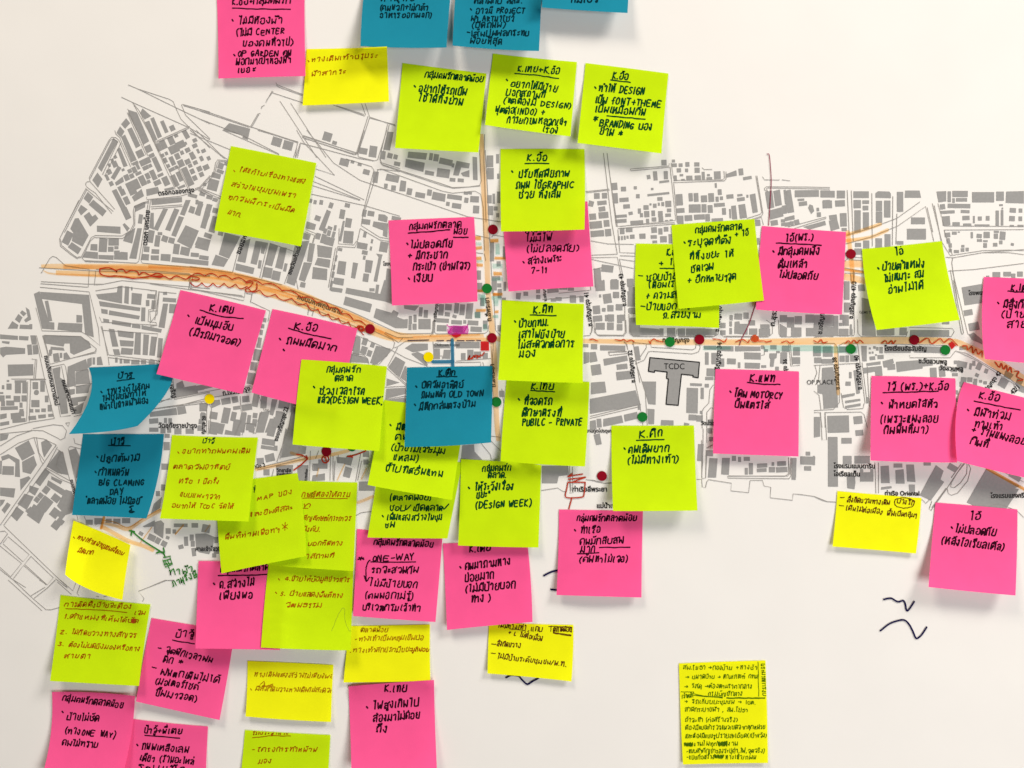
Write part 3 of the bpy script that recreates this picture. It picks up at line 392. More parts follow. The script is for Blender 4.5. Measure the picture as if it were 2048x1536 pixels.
((580, 840), """640 935 690 905 800 890;400 250 390 590;440 400 430 595;200 300 190 590;640 600 690 330;215 430 280 430;220 440 220 490 270 490 265 440;250 380 280 300;90 250 110 300;660 590 700 400 780 410"""),
((330, 840), """745 0 680 150;750 150 790 30 890 40 860 135;820 110 890 130;890 470 1370 350;900 485 1400 370;1090 410 1200 90;1120 380 1180 80;1190 80 1270 100;1060 480 1040 560;1310 250 1300 330;1640 350 1640 590;1690 340 1690 420;430 0 420 140;410 0 400 130"""),
((300, 550), """0 150 60 155 30 350 0 355;90 160 70 380 0 470;60 470 70 490 0 500;0 820 90 840;0 1280 200 1200;225 1010 230 1200 700 1110 980 1080;260 1280 560 1200 900 1150 990 1140;0 1310 530 1230;555 1260 550 1536;580 1260 600 1300 580 1536;880 1180 890 1330 940 1340;1060 1170 1110 1320 1160 1310;1090 1330 1050 1430;1170 1330 1120 1310;1360 1260 1280 1536;1340 1536 1390 1290;375 60 390 20;380 130 400 50;930 160 915 250 390 130;1000 160 980 270;990 265 1170 350 1150 450;1540 340 1600 350;1550 290 1540 390;1610 300 1580 400;0 85 380 140 900 200;940 180 1000 190;405 135 920 215;0 0 0 1"""),
]
rl = Ribbons()
for (ox, oy), txt in LINES:
    P = crop(ox, oy)
    for item in txt.split(';'):
        rl.add(P(nums(item)), 1.15, 0, cap=False)
P = crop(1180, 880, 2048 / 520)
for item in "0 315 60 330 110 340 170 335;840 310 880 310 885 370 910 375 920 330 935 312 1115 340 1110 400 1250 415 1262 318 1360 318 1372 362 1425 372 1420 455 1595 475 1600 425 1650 428 1770 445 1870 485 1940 490;880 0 882 300;915 110 912 300 882 305;1085 285 1560 283 1575 260 1565 140;1085 285 1085 300 1570 305 1590 270 1590 140".split(';'):
    rl.add(P(nums(item)), 1.15, 0, cap=False)
rl.flat('street_lines', 0.0003, M['line'], sheet)

# printed lettering, straight from the built-in font
NAMES = """317 391 389 384 ตรอกฉลองกรุง
294 491 300 421 ตรอก นครไทย
480 509 494 473 ซอยสห
582 550 604 490 ซอยวัดแก้วแจ่ม
594 597 683 629 ถนนมหาพฤฒาราม
766 531 792 531 โรงงาน
983 642 978 595 ถ.สี่พระยา
991 774 988 728 ถ.สี่พระยา
1253 612 1246 547 ซ.เจริญกรุง 43
1185 652 1177 585 ซ.เจริญกรุง 41
1255 612 1245 548 
1094 602 1088 560 ซ.เจริญกรุง 39
872 644 877 606 ซ.เจริญกรุง
1325 684 1379 684 ถ.เจริญกรุง
1271 765 1264 700 ซ.เจริญกรุง 32
1437 760 1444 685 ซ.เจริญกรุง 34
1575 780 1574 718 ซ.เจริญกรุง 36
1438 664 1444 613 ซ.เจริญกรุง
1549 653 1557 600 ถ.สุรวงศ์
1644 669 1652 600 ซ.เจริญกรุง 45
1706 638 1713 563 ซ.เจริญกรุง 47/3
1937 590 1985 589 โรงพยาบาล
1769 701 1853 702 โรงเรียนอัสสัมชัญ
1837 726 1894 728 ซ.วัดสวนพลู
1879 740 1926 742 วัดสวนพลู
1680 779 1673 714 ซ.เจริญกรุง 38
1724 779 1717 710 ซ.เจริญกรุง 40
1965 795 2003 746 ซ.เจริญกรุง 42
2010 805 2040 776 กรุง 42/1
317 855 394 856 วัดอุภัยราชบำรุง
446 791 501 781 ถ.เจริญกรุง
555 883 577 815 ซอยเจริญกรุง 22
409 868 412 832 ญกรุง 20
88 712 110 811 ถนนมังกรกมลาวาสใหม่
123 761 144 828 ถนนพาดสายเก่า
140 960 150 1002 ถนนทรงวาด
336 761 345 796 ซ.เจริญ
553 944 582 944 วิทยาลัย
553 951 582 951 สารพัดช่าง
613 962 616 938 ซ.ตงเกียก
505 938 531 933 วานิช 2
391 1102 448 1102 ศาลเจ้าโจวซือ
1173 865 1228 865 ยานทูตโปรตุเกส
1145 983 1214 983 ท่าเรือสี่พระยา
1194 1016 1235 1016 แม่น้ำเจ้า
1402 850 1440 850 วัดม่วงแค
1667 936 1750 937 โรงแรมแมนดาริน
1667 952 1720 953 โอเรียลเต็น
1770 991 1839 991 ท่าเรือ Oriental
1981 996 2060 995 โรงแรมแชงกรีลา"""
MARKS_ABOVE = set('ัิีึืฺุู็่้๊๋์ํ')


def font_text(name, body, x0, y0, x1, y1, m, parent, h, size=None, bold=0.0, fit=True, maxsize=13.5):
    c = bpy.data.curves.new(name, 'FONT')
    c.body = body
    c.size = 1
    c.offset = bold
    c.resolution_u = 3
    o = bpy.data.objects.new(name, c)
    COL.objects.link(o)
    dg = bpy.context.evaluated_depsgraph_get()
    me = bpy.data.meshes.new_from_object(o.evaluated_get(dg))
    bpy.data.objects.remove(o)
    n = len(me.vertices)
    v = np.empty(n * 3)
    me.vertices.foreach_get('co', v)
    v = v.reshape(-1, 3)
    L = math.hypot(x1 - x0, y1 - y0)
    wid = v[:, 0].max() - v[:, 0].min()
    s = L / wid
    sy = min(s * 1.1, maxsize)
    u = np.array([(x1 - x0), (y1 - y0)]) / L
    p = np.array([-u[1], u[0]])
    q = np.array([x0, y0]) + (v[:, :1] - v[:, 0].min()) * s * u - v[:, 1:2] * sy * p
    # every glyph piece a hair above the last, so that overlapping contours never share a plane
    w = W(q[:, 0], q[:, 1], h + np.zeros(n))
    me.vertices.foreach_set('co', w.ravel())
    me.materials.clear()
    me.materials.append(m)
    me.update()
    ob = bpy.data.objects.new(name, me)
    COL.objects.link(ob)
    ob.parent = parent
    return ob


for i, ln in enumerate(NAMES.split('\n')):
    a = ln.split(' ', 4)
    if len(a) < 5 or not a[4].strip():
        continue
    font_text('street_name', a[4].strip(), *map(float, a[:4]), M['dark'], sheet, 0.0004 + i * 1e-6, bold=0.028)
font_text('street_name', 'GEMS TOWER', 1719, 627, 1762, 627, M['greytext'], sheet, 0.00046, bold=0.01)
font_text('street_name', 'OP PLACE', 1614, 769, 1667, 768.5, M['dark'], sheet, 0.00046, maxsize=15)
font_text('street_name', 'Oldtown hostel', 869, 692.5, 919, 692.5, M['greytext'], sheet, 0.00046, bold=0.01)
font_text('lettering', 'TCDC', 1328, 738, 1369, 738.3, M['dark'], bpy.data.objects['landmark_building'], 0.00046, maxsize=17)


# ------------------------------------------------------------------ felt-tip and highlighter marks drawn on the sheet
def stroke(name, c, txt, w, m, h, label=None, sm=True, wob=0.0, parent=None, k=2048 / 420):
    P = crop(*c, k) if c else (lambda a: np.asarray(a, float).reshape(-1, 2))
    items = txt.split(';')
    each = name.split('_')[-1] in ('line', 'squiggle', 'wave', 'dash')      # strokes that lie apart are parts of their own
    sets = [[i] for i in items] if each else [items]
    for n, st in enumerate(sets):
        r = Ribbons()
        for item in st:
            p = P(nums(item))
            if sm:
                p = smooth_line(p, 5)
            r.add(p, w, wob)
        o = r.flat(name, h + n * 2e-6, m, parent or sheet)
        if label:
            o['label'] = label
    return o


def patch(name, c, rects, m, h, label=None):
    r = Ribbons()
    P = crop(*c)
    for cx, cy, w, hh in rects:
        j = lambda: rng.uniform(-4, 4)
        r.poly(P([cx - w / 2 + j(), cy - hh / 2 + j(), cx + w / 2 + j(), cy - hh / 2 + j(), cx + w / 2 + j(), cy + hh / 2 + j(), cx - w / 2 + j(), cy + hh / 2 + j()]))
    o = r.flat(name, h, m, sheet)
    if label:
        o['label'] = label
    return o


HL = 0.0005
# broad orange road: a band of varying width
def band(name, pts, m, h):
    pts = np.array(pts, float)
    xy = smooth_line(pts[:, :2], 6)
    ww = smooth_line(np.c_[pts[:, 2], pts[:, 2]], 6)[:, 0]
    t = np.gradient(xy, axis=0)
    t /= np.hypot(t[:, 0], t[:, 1])[:, None]
    nr = np.stack([-t[:, 1], t[:, 0]], -1) * ww[:, None] / 2
    v = np.empty((2 * len(xy), 2))
    v[0::2], v[1::2] = xy + nr, xy - nr
    f = [(2 * i, 2 * i + 1, 2 * i + 3, 2 * i + 2) for i in range(len(xy) - 1)]
    return mesh_obj(name, W(v[:, 0], v[:, 1], np.full(len(v), h)), f, m, sheet)


ROAD = [(84, 536, 12), (110, 539, 22), (200, 541, 27), (300, 544, 30), (420, 551, 31), (505, 569, 31), (590, 594, 29), (700, 637, 27), (745, 658, 25), (790, 674, 19), (850, 676, 14), (972, 675, 13)]
for n, (k, a0, a1, wf, mk) in enumerate(((-0.30, 0, 12, 0.46, 'hl_orange'), (0.28, 1, 12, 0.44, 'hl_orange'), (0.02, 2, 12, 0.30, 'hl_orange'), (-0.36, 3, 9, 0.22, 'hl_tan'), (0.40, 0, 4, 0.16, 'hl_tan'), (-0.10, 5, 10, 0.14, 'hl_tan'))):
    seg = [(x + rng.uniform(-5, 5), y + k * w + rng.uniform(-.8, .8), w * wf * rng.uniform(0.88, 1.12)) for x, y, w in ROAD[a0:a1]]
    band('highlighter_band', seg, M[mk], HL - 6e-5 + n * 2e-5)
band('highlighter_band', [(972, 676, 10), (1080, 682, 10), (1180, 682, 9), (1320, 684, 11), (1500, 684, 12), (1650, 682, 14), (1800, 681, 14), (1900, 683, 13), (1935, 694, 14), (1985, 722, 22), (2020, 745, 22), (2070, 775, 20)], M['hl_orange'], HL + 1e-5)
stroke('highlighter_line', None, '130 533 300 537 420 544 510 561', 9, M['hl_tan'], HL + 3e-5)
band('highlighter_band', [(963, 268, 8), (966, 340, 11), (971, 443, 11), (976, 566, 11), (979, 610, 10), (985, 666, 12), (990, 760, 11), (994, 847, 10), (997, 882, 8)], M['hl_tan'], HL + 2e-5)
stroke('highlighter_line', (580, 560), '1200 555 1500 545 1850 530', 3, M['hl_tan'], HL + 4e-5)
stroke('highlighter_line', (1628, 300), '300 830 450 790 650 722', 7, M['hl_orange'], HL)
stroke('highlighter_line', (1628, 300), '312 885 550 850 720 778', 7, M['hl_orange'], HL + 1e-5)
stroke('highlighter_line', (1628, 300), '330 800 345 900 365 1060 375 1180 380 1290', 9, M['hl_orange'], HL + 2e-5)
stroke('highlighter_line', (1628, 300), '300 1115 400 1110 480 1112', 14, M['hl_orange'], HL + 3e-5)
stroke('highlighter_line', (1628, 300), '290 1235 380 1250 490 1275', 13, M['hl_orange'], HL + 4e-5)
stroke('highlighter_line', (1628, 300), '295 1165 480 1190', 5, M['hl_ochre'], HL + 5e-5)
stroke('highlighter_line', (1628, 540), '212 740 218 900 232 1100 238 1205', 7.5, M['hl_orange'], HL)
stroke('highlighter_line', (0, 860), '1000 905 1130 935 1250 970 1380 890 1565 785', 6, M['hl_tan'], HL)
stroke('highlighter_line', (0, 860), '1000 880 1120 900 1250 950 1400 860 1565 770', 2, M['hl_ochre'], HL + 6e-5)
stroke('highlighter_line', (0, 860), '1000 945 1120 1010 1250 1080 1400 1130 1490 1170', 8, M['hl_orange'], HL + 1e-5)
stroke('highlighter_line', (0, 860), '1015 850 1005 890 985 960', 5, M['hl_ochre'], HL + 2e-5)
stroke('highlighter_line', (330, 840), '890 480 1100 440 1370 380 1600 345 1790 300', 7, M['hl_orange'], HL)
stroke('highlighter_line', (330, 840), '1230 320 1290 340 1340 350;1880 805 1960 775 2030 745', 6, M['hl_tan'], HL + 2e-5)
stroke('highlighter_line', (330, 840), '1755 430 1720 500 1680 590;1965 470 1940 520 1915 580;100 1110 180 1020;390 1090 440 1020;1500 470 1480 550', 2.4, M['hl_tan'], HL + 1e-5)
stroke('highlighter_line', (0, 860), '1370 1100 1420 1030 1480 950;1710 1020 1790 930', 1.6, M['hl_ochre'], HL + 3e-5)
stroke('highlighter_line', (1628, 720), '1690 1060 1850 1150 2060 1265', 6, M['hl_ochre'], HL + 3e-5)
patch('highlighter_patch', (700, 300), [(1250, 860, 60, 38), (1255, 955, 65, 30), (1255, 1055, 60, 30), (1265, 1120, 60, 30), (1410, 885, 80, 35), (1465, 1055, 110, 30), (1440, 1205, 80, 35), (1440, 1405, 90, 30), (1270, 1372, 60, 26)], M['hl_ochre'], HL + 8e-5, 'short orange felt-tip dashes beside the vertical road')
patch('highlighter_patch', (700, 300), [(1255, 915, 55, 30), (1440, 965, 40, 100), (1265, 1085, 60, 25), (1440, 1130, 100, 46), (1440, 1260, 100, 40), (1430, 1440, 90, 40), (1285, 1430, 70, 60)], M['hl_teal'], HL + 7e-5)
patch('highlighter_patch', (580, 560), [(1862, 295, 95, 28), (2012, 140, 60, 25), (2015, 310, 40, 26)], M['hl_ochre'], HL + 9e-5)
patch('highlighter_patch', (580, 560), [(1830, 340, 60, 60), (1885, 200, 50, 110), (2010, 225, 50, 60), (1905, 460, 40, 60), (2005, 355, 60, 30)], M['hl_teal'], HL + 7e-5)
patch('highlighter_patch', (1240, 420), [(1730, 1345, 660, 55)], M['hl_teal'], HL)
patch('highlighter_patch', (1628, 540), [(210, 775, 430, 60)], M['hl_teal'], HL + 2e-5)
patch('highlighter_patch', (1180, 640), [(1240, 270, 270, 40)], M['hl_teal'], HL + 4e-5)

ML = 0.0007
stroke('pen_squiggle', (0, 400), '975 670 1060 660 1130 690 1135 705 1150 680 1200 675 1230 705 1280 685 1340 700 1355 730 1400 705 1470 735 1530 715 1590 735 1560 755 1490 745;975 670 980 720 1060 745 1130 740 1220 750 1300 765 1390 755 1480 745 1600 745 1660 770 1720 740 1810 772 1860 745 1940 760 1930 780 1870 778', 2.3, M['pen_red'], ML, wob=0.25)
# cloud-like loops that follow the road
def clouds(path, side, amp, step, n):
    p = densify(smooth_line(path, 8), 1.0)
    t = np.gradient(p, axis=0)
    t /= np.hypot(t[:, 0], t[:, 1])[:, None]
    nr = np.stack([-t[:, 1], t[:, 0]], -1) * side
    s = np.arange(len(p))
    ph = np.cumsum(np.full(len(p), 1.0) / step * (1 + 0.25 * np.sin(s / 37.0)))
    a = np.abs(np.sin(ph * math.pi))
    return p + nr * (amp * (a - 0.4) + 1.5 * np.sin(s / 19.0))[:, None]


road = [(380, 560), (440, 562), (505, 572), (590, 596), (660, 624), (715, 650), (730, 660)]
rr = Ribbons()
up = np.array(road) + (0, -9)
dn = np.array(road) + (0, 7)
rr.add(clouds(up, -1, 6, 31, 0), 1.9, 0.25)
rr.add(clouds(dn, 1, 8, 25, 0), 1.9, 0.25)
rr.add(smooth_line([(492, 566), (506, 564), (500, 574), (492, 578), (494, 584), (512, 580), (514, 566)], 5), 2.2, 0.2)
for k in range(9):
    a = rng.random() * 6
    rr.add(smooth_line([(722 + 7 * math.cos(a + j * 2.1), 657 + 6 * math.sin(a + j * 2.3)) for j in range(5)], 5), 1.8, 0.2)
rr.flat('pen_squiggle', ML + 2e-5, M['pen_red'], sheet)
stroke('pen_squiggle', (1180, 640), '0 190 30 185 60 200 80 205;245 190 300 200 330 190 360 210 400 195 430 210;575 205 590 230 600 200 630 185 650 200 710 215;1200 185 1260 190 1310 215 1335 180;1420 215 1490 190 1540 220 1555 195;1640 205 1700 205 1720 215 1770 205;1870 220 1920 205 1950 225 1990 210', 2.0, M['pen_vermilion'], ML, wob=0.25)
r = Ribbons()
r.poly(crop(1180, 640)(nums("1580 178 1598 160 1622 160 1638 178 1628 198 1600 204 1582 194")))
for q in ("1572 186 1582 162 1606 152 1630 158", "1630 158 1644 178 1634 200 1606 208", "1606 208 1580 202 1572 186", "1588 206 1602 212 1630 206 1646 186", "1578 170 1590 152 1618 148"):
    r.k += 12
    r.add(smooth_line(crop(1180, 640)(nums(q)), 4), 1.8, 0.2)
r.flat('pen_scribble', ML + 1e-5, M['pen_vermilion'], sheet)['label'] = 'small red scribbled blob on the horizontal road'
stroke('pen_squiggle', (1628, 540), '0 690 40 705 70 680 90 710 130 700;305 715 340 690 360 715 390 685 420 710 450 685 480 710;660 715 700 690 720 720 760 690 770 720 800 690;1030 710 1110 665 1150 720 1230 670 1270 705 1330 670 1400 735;1450 740 1490 740 1500 780 1540 745 1550 810 1580 770 1600 820 1640 790 1640 850;1770 900 1810 950 1830 910 1850 970 1880 930 1890 990 1920 950 1930 1000;1960 990 2000 990 1980 1040 2040 1070 1990 1080', 2.3, M['pen_vermilion'], ML, wob=0.25)
stroke('pen_line', (1240, 260), '1435 235 1455 240 1465 330 1475 500 1465 700 1455 850 1450 930', 1.5, M['pen_wine'], ML, 'long thin wine-red pen line rising above the map')
stroke('pen_line', (1240, 420), '1322 900 1310 960 1250 1130 1190 1250 1165 1320', 1.5, M['pen_wine'], ML)
stroke('pen_frame', (860, 860), '1345 510 1515 510;1515 510 1508 580 1500 640 1480 655 1400 662 1340 660 1320 640 1335 570 1345 510;1345 455 1390 425;1345 455 1420 440 1490 430;1350 482 1520 460;1520 460 1400 505;1385 660 1370 715 1355 770', 2.3, M['pen_red'], ML, 'red pen box with zigzag strokes above it', sm=True)
stroke('pen_arrow', (330, 840), '1255 490 1330 435 1390 380;1390 378 1340 345 1285 335;1390 378 1380 350;1780 355 1860 340 1960 300;1780 355 1830 362;1600 385 1590 360 1565 350 1540 360 1532 385 1545 410 1568 418 1590 405 1600 385;1555 372 1568 368 1572 398', 2.6, M['pen_red'], ML)
for nm, cc, q, lb in (('felt_tip_square', (580, 560), "1860 600 1900 597 1940 602 1943 690 1900 688 1862 690", 'red coloured-in square by the road crossing'),
                      ('felt_tip_diamond', (1628, 540), "1310 720 1350 695 1385 735 1345 775", 'red diamond at the bend of the orange road'),
                      ('felt_tip_blob', (580, 560), "1570 528 1620 515 1670 525 1665 545 1620 565 1590 553", 'red half-round blob under the magenta block')):
    r = Ribbons()
    r.poly(crop(*cc)(nums(q)))
    r.flat(nm, ML + 3e-5, M['mk_red'], sheet)['label'] = lb
r = Ribbons()
r.poly(crop(580, 560)(nums("1545 452 1620 449 1730 454 1727 520 1640 517 1550 523")))
o = r.flat('felt_tip_block', ML, M['hl_pink'], sheet)
o['label'] = 'magenta hatched block with jagged outline'
r = Ribbons()
for n in range(13):
    x = 1555 + n * 13.5
    r.add(crop(580, 560)([max(x - 22, 1545), 519, min(x + 22, 1728), 455]), 1.6, 0.3)
r.flat('hatching', ML + 1e-5, M['mk_magenta'], o)
stroke('felt_tip_outline', (580, 560), '1533 435 1540 450 1560 455 1600 448 1680 452 1730 448 1732 435;1730 450 1738 490 1728 530 1720 520 1640 524 1560 530 1545 520 1538 480', 2.0, M['mk_magenta'], ML + 5e-5, sm=False)
stroke('pen_note', (580, 560), '1735 775 1755 735 1745 775 1780 755;1775 770 1795 735 1800 755 1815 732;1825 765 1830 735 1845 750 1860 728;1870 740 1895 708', 2.4, M['pen_red'], ML, 'tiny red scrawled word under the red square')
stroke('felt_tip_line', (580, 560), '1583 580 1585 700 1588 848', 6.5, M['mk_blue'], ML, 'blue felt-tip line running down to the blue note', sm=False)
stroke('felt_tip_line', (580, 560), '1395 797 1480 797 1590 795', 7, M['mk_blue'], ML + 2e-5, sm=False)
stroke('pen_dash', (580, 560), '1150 590 1240 588 1355 585;1430 592 1500 590;1530 592 1570 590;1630 590 1700 592;1720 592 1800 590;1820 588 1860 590', 1.7, M['pen_navy'], ML + 4e-5, sm=False)
stroke('pen_arrow', (0, 860), '1280 980 1400 1080 1590 1200;1285 985 1278 1028;1262 982 1312 992;1525 1200 1560 1190 1600 1198 1595 1150;1590 1190 1612 1240', 3.0, M['pen_green'], ML, 'green pen arrow pointing both ways')
stroke('pen_house', (0, 860), '1595 1245 1665 1230 1660 1260 1600 1275;1590 1270 1615 1340 1680 1310 1660 1250;1610 1280 1640 1330;1630 1270 1660 1320;1600 1310 1680 1300;1640 1330 1650 1350', 2.2, M['pen_green'], ML + 1e-5, sm=False)
stroke('pen_wave', (1628, 1160), '680 190 720 180 760 180 800 205 830 212 870 200 890 230 900 285 912 300 940 270 978 210', 3.4, M['pen_navy'], ML, 'upper navy wave on the bare paper')
stroke('pen_wave', (1628, 1160), '648 495 740 425 840 392 890 395 930 435 965 500 990 560 1010 568 1050 535 1100 460', 3.4, M['pen_navy'], ML, 'lower and larger navy wave on the bare paper')
stroke('pen_wave', (760, 1221), '1230 655 1280 632 1350 640 1380 670 1420 710 1445 718 1490 690 1545 660', 3.4, M['pen_navy'], ML)
stroke('pen_wave', (860, 860), '1110 1420 1180 1385 1245 1368;1180 1555 1235 1560', 3.6, M['pen_navy'], ML)


# ------------------------------------------------------------------ a single-stroke hand for Thai and Latin (body 0..10, y up)
G = {}
def g(chars, w, txt):
    for c in chars:
        G[c] = (w, [np.array(nums(t)).reshape(-1, 2) for t in txt.split('|')] if txt else [])


g('ก', 6, '0.2 0,0 6,1.3 7.2,0.3 8.3,2 10,4.5 10,6 8,6 0')
g('ข', 6, '0.2 9,1.4 9.4,1 6,1 1,2.4 0,5 0,5.9 1.6,6 10')
g('ฃ', 6, '0 8,1.5 9.7,2.2 7.8,1.4 5,1.5 1,2.5 0,5 0,6 1.5,6 10')
g('คฅ', 6, '2.4 4.6,1.4 3.2,0.4 0,0 6,1.5 9.4,4.5 10,5.9 7.8,6 0')
g('ฆ', 7, '0 8,1.5 9.5,1.5 5,0 2,1.5 0,3 2,6.5 0,6.5 10')
g('ง', 5, '2.2 9,3.6 10,3.9 7.5,3.6 1,3 0,1.6 1,0 4.5')
g('จ', 6, '0 8,2 10,5 9.8,6 7,6 1.2,4.4 0,2.8 1.2,3.4 3.8,5.4 3')
g('ฉ', 7, '1.5 5,0 5,0.5 8,3 10,5.5 8.5,5.5 1.5,3.5 0,3 2,6.8 0')
g('ชซ', 7, '0.2 9,1.4 9.4,1 6,1.2 1,2.6 0,4.8 0.2,5.8 2,5.8 6.2,4.8 8,7 10.8')
g('ญ', 9, '0.2 0,0 6,1.3 9.5,4 10,5.2 8,5.2 1,6.5 0,8 1.5,8.2 10|5.5 -2.5,7 -3.5,8.4 -2')
g('ณ', 9, '0 9,1.6 9.8,1.5 1,2.6 0,1 0.3,2 7,3.8 10,5.4 8,5.4 1,6.8 0,8.2 1.5,8.2 10')
g('ฎด', 6, '3 3.6,1.6 2.6,2 5.2,3.6 5,2.4 2,0.2 0,0 6,1.5 9.6,4.5 10,6 7.8,6 0')
g('ฏต', 6.6, '3 3.6,1.6 2.6,2 5.2,3.6 5,2.4 2,0.2 0,0 6,1.2 9.8,2.6 9.6,3.2 7.8,3.9 9.8,5.4 9.8,6.4 7.5,6.4 0')
g('ถ', 6, '1.6 1.6,0 0.4,1.8 0,1.7 2.5,0.3 6,1.4 7.3,0.4 8.2,2.2 10,4.6 10,6 8,6 0')
g('ภ', 6.4, '-0.6 0.6,1.2 0.2,1.2 3,0.3 6,1.4 7.3,0.4 8.2,2.2 10,4.8 10,6.2 8,6.2 0')
g('ท', 6.4, '0.2 8.6,1.2 9.8,1.4 0,2 4,4 9.6,5.6 9.4,6.1 7.4,6.2 0')
g('ธ', 6, '6 9.4,3 10,0.8 9,1 7.4,5 6.8,6 5,5.8 1,3.5 0,1.4 0.6,1.2 3')
g('นฬ', 6.4, '0.4 10,0.5 0.3,1 0.8,2.8 4.8,5.2 0.6,5.9 1.6,6.1 10')
g('บ', 6, '0.2 10,0.2 1.4,1.4 0,4.6 0,5.8 1.4,6 10')
g('ป', 6, '0.2 10,0.2 1.4,1.4 0,4.6 0,5.8 1.4,6 13.6')
g('ผ', 6.8, '0.6 9.8,0.4 0.6,3 6,5.6 0.2,6.7 3,6.8 10')
g('ฝ', 6.8, '0.6 9.8,0.4 0.6,3 6,5.6 0.2,6.7 3,6.8 13.4')
g('พ', 7, '0.4 10,1.4 0.2,3.6 6.4,5.4 0.2,7 10')
g('ฟ', 7, '0.4 10,1.4 0.2,3.6 6.4,5.4 0.2,7 13.4')
g('ม', 6.4, '0.9 10,0.9 1.4,-0.4 0.2,0.4 2.6,3 2.2,5.9 0.2,6.2 1.6,6.4 10')
g('ย', 6.4, '1.8 10,0.6 8,2.2 6,0.8 4.4,0.8 1,2.4 0,5 0.2,6.2 1.8,6.4 10')
g('ร', 5, '4 1,2.8 0,2 1.4,3.4 3,3.2 6.4,2.2 8,0.4 8.2,1.6 9.8,5 9.4')
g('ล', 6, '0 8.4,2.5 10,5 9.6,6 7.5,6 0|6 5,4 6,1.5 5.2,0.2 2.6,1.2 0.2,2.6 2')
g('ว', 5.4, '0 8.4,2.5 10,4.8 9.2,5.6 6,5.4 1,4 0,3 1.6,4.6 2.8')
g('ศ', 6.4, '2.6 4,1.5 5.2,3.2 6,2.4 3,0.2 0,0 6,1.5 9.6,4.5 10,6 7.8,6 0|4.8 9,8 12')
g('ษ', 6.4, '0 8.6,1.4 10,1.7 8,1.4 1.2,2.6 0,5 0,6 1.6,6 10|3 4,4.8 6.2,8 4.6')
g('ส', 6.4, '0 8.4,2.5 10,5 9.6,6 7.5,6 0|6 5,4 6,1.5 5.2,0.2 2.6,1.2 0.2,2.6 2|4.8 9,8 12')
g('ห', 6.4, '0.6 10,0.6 0,2.4 4.4,4.6 9.4,6 9.6,5 7.4,5.8 5,6.2 0')
g('อ', 6, '0.6 8,2.4 9.8,5 9.2,6 6,5.6 1.4,3.6 0,1.2 0.6,0.6 3.4,1.8 4.6')
g('ฮ', 6.4, '0.4 7.6,1 9.4,3.5 10,5.8 8.4,5.8 1.6,4 0,1.4 0.4,0.6 3,1.6 5,3 4|4 9.8,5 11.4,7.6 11')
g('ฐ', 6, '0 4,2 6,5 9,2 10,0.6 8,4.5 7,5.6 4,4 1.5,1 1.5|1 -2,3 -3,5 -2')
g('ฒ', 9, '3 3.6,1.6 2.6,2 5.2,3.6 5,2.4 2,0.2 0,0 6,1.5 9.8,3.4 8,5 10,5.4 1,6.8 0,8.2 1.5,8.2 10')
g('ฑ', 7, '0 8,1.2 9.8,1.8 8,1.6 0,2 4,3.4 9.5,4.2 8,5.4 9.6,6.4 7.6,6.4 0')
g('ฤ', 6, '1.6 1.6,0 0.4,1.8 0,1.7 2.5,0.3 6,1.4 7.3,0.4 8.2,2.2 10,4.6 10,6 8,6 -4')
g('า', 4.4, '0.2 8,1.8 10,3.8 9,4 6,3.9 0')
g('ะ', 3.2, '0.2 2.4,0.8 1.2,2.8 2.6|0.2 6.6,0.8 5.4,2.8 6.8')
g('เ', 1.8, '0.8 10,0.6 1.4,1.6 0.2')
g('แ', 4.2, '0.6 10,0.4 1.4,1.4 0.2|3.2 10,3 1.4,4 0.2')
g('โ', 3.6, '0 12.6,2 14,3.6 13.4,1.6 11.6,1.4 1.2,2.6 0.2')
g('ใ', 3.2, '1.6 12,0.4 13,1.6 14.4,2.6 12.6,2 9,2 0')
g('ไ', 3.2, '0 13.4,1.2 12.2,2.4 14.2,2.2 9,2.2 0')
g('ๆ', 5, '1.4 7,0.2 8.6,2 10,4.4 9,4.4 -3')
g(' ', 3.6, '')
G['ำ'] = (4.4, [np.array([(0.2, 8), (1.8, 10), (3.8, 9), (4, 6), (3.9, 0)]), np.array([(-2.6, 12.6), (-1.6, 13.6), (-0.8, 12.6), (-1.8, 11.8), (-2.6, 12.6)])])
UP = {  # marks above, relative to the right edge of the consonant before
    'ิ': '-5 11.8,-3.4 13.8,-1 13.6,0 11.8,-5 11.8', 'ี': '-5 11.8,-3.4 13.8,-1 13.6,0 11.8,-5 11.8|-0.4 15,-0.2 12', 'ึ': '-5 11.8,-3.4 13.8,-1 13.6,0 11.8,-5 11.8|-0.6 14.8,0.4 14.4,-0.2 13.6',
    'ื': '-5 11.8,-3.4 13.8,-1 13.6,0 11.8,-5 11.8|-1.6 15,-1.5 12.6|0 15,0 12.4', 'ั': '-4 13,-3.2 12,-2.6 13.2,-1 12.6,0.6 14.6', '็': '-4 11.8,-4 13.6,-2.4 12.6,-1.4 13.4,-1.8 11.8|-1 14,0.6 15',
}
TONE = {'่': '-1.4 14.6,-1.3 12', '้': '-3.2 14.2,-2 14.2,-2.4 12.4,0.4 14.6', '๊': '-3.6 12.4,-3 14,-2 12.8,-1 14,-0.4 12.6,0.6 14.6', '๋': '-1.8 14.6,-1.8 12|-3 13.4,-0.4 13.4', '์': '-2.6 12.4,-1.6 13.4,-2.4 14,-1 14.8,0.4 15.6'}
DOWN = {'ุ': '-1.6 -1.6,-0.4 -1.6,-0.4 -4.8', 'ู': '-3.2 -1.6,-2.6 -2.2,-2.6 -4.2,-0.4 -4.2,-0.4 -1.6'}
for dct in (UP, TONE, DOWN):
    for k, v in dct.items():
        dct[k] = [np.array(nums(t)).reshape(-1, 2) for t in v.split('|')]
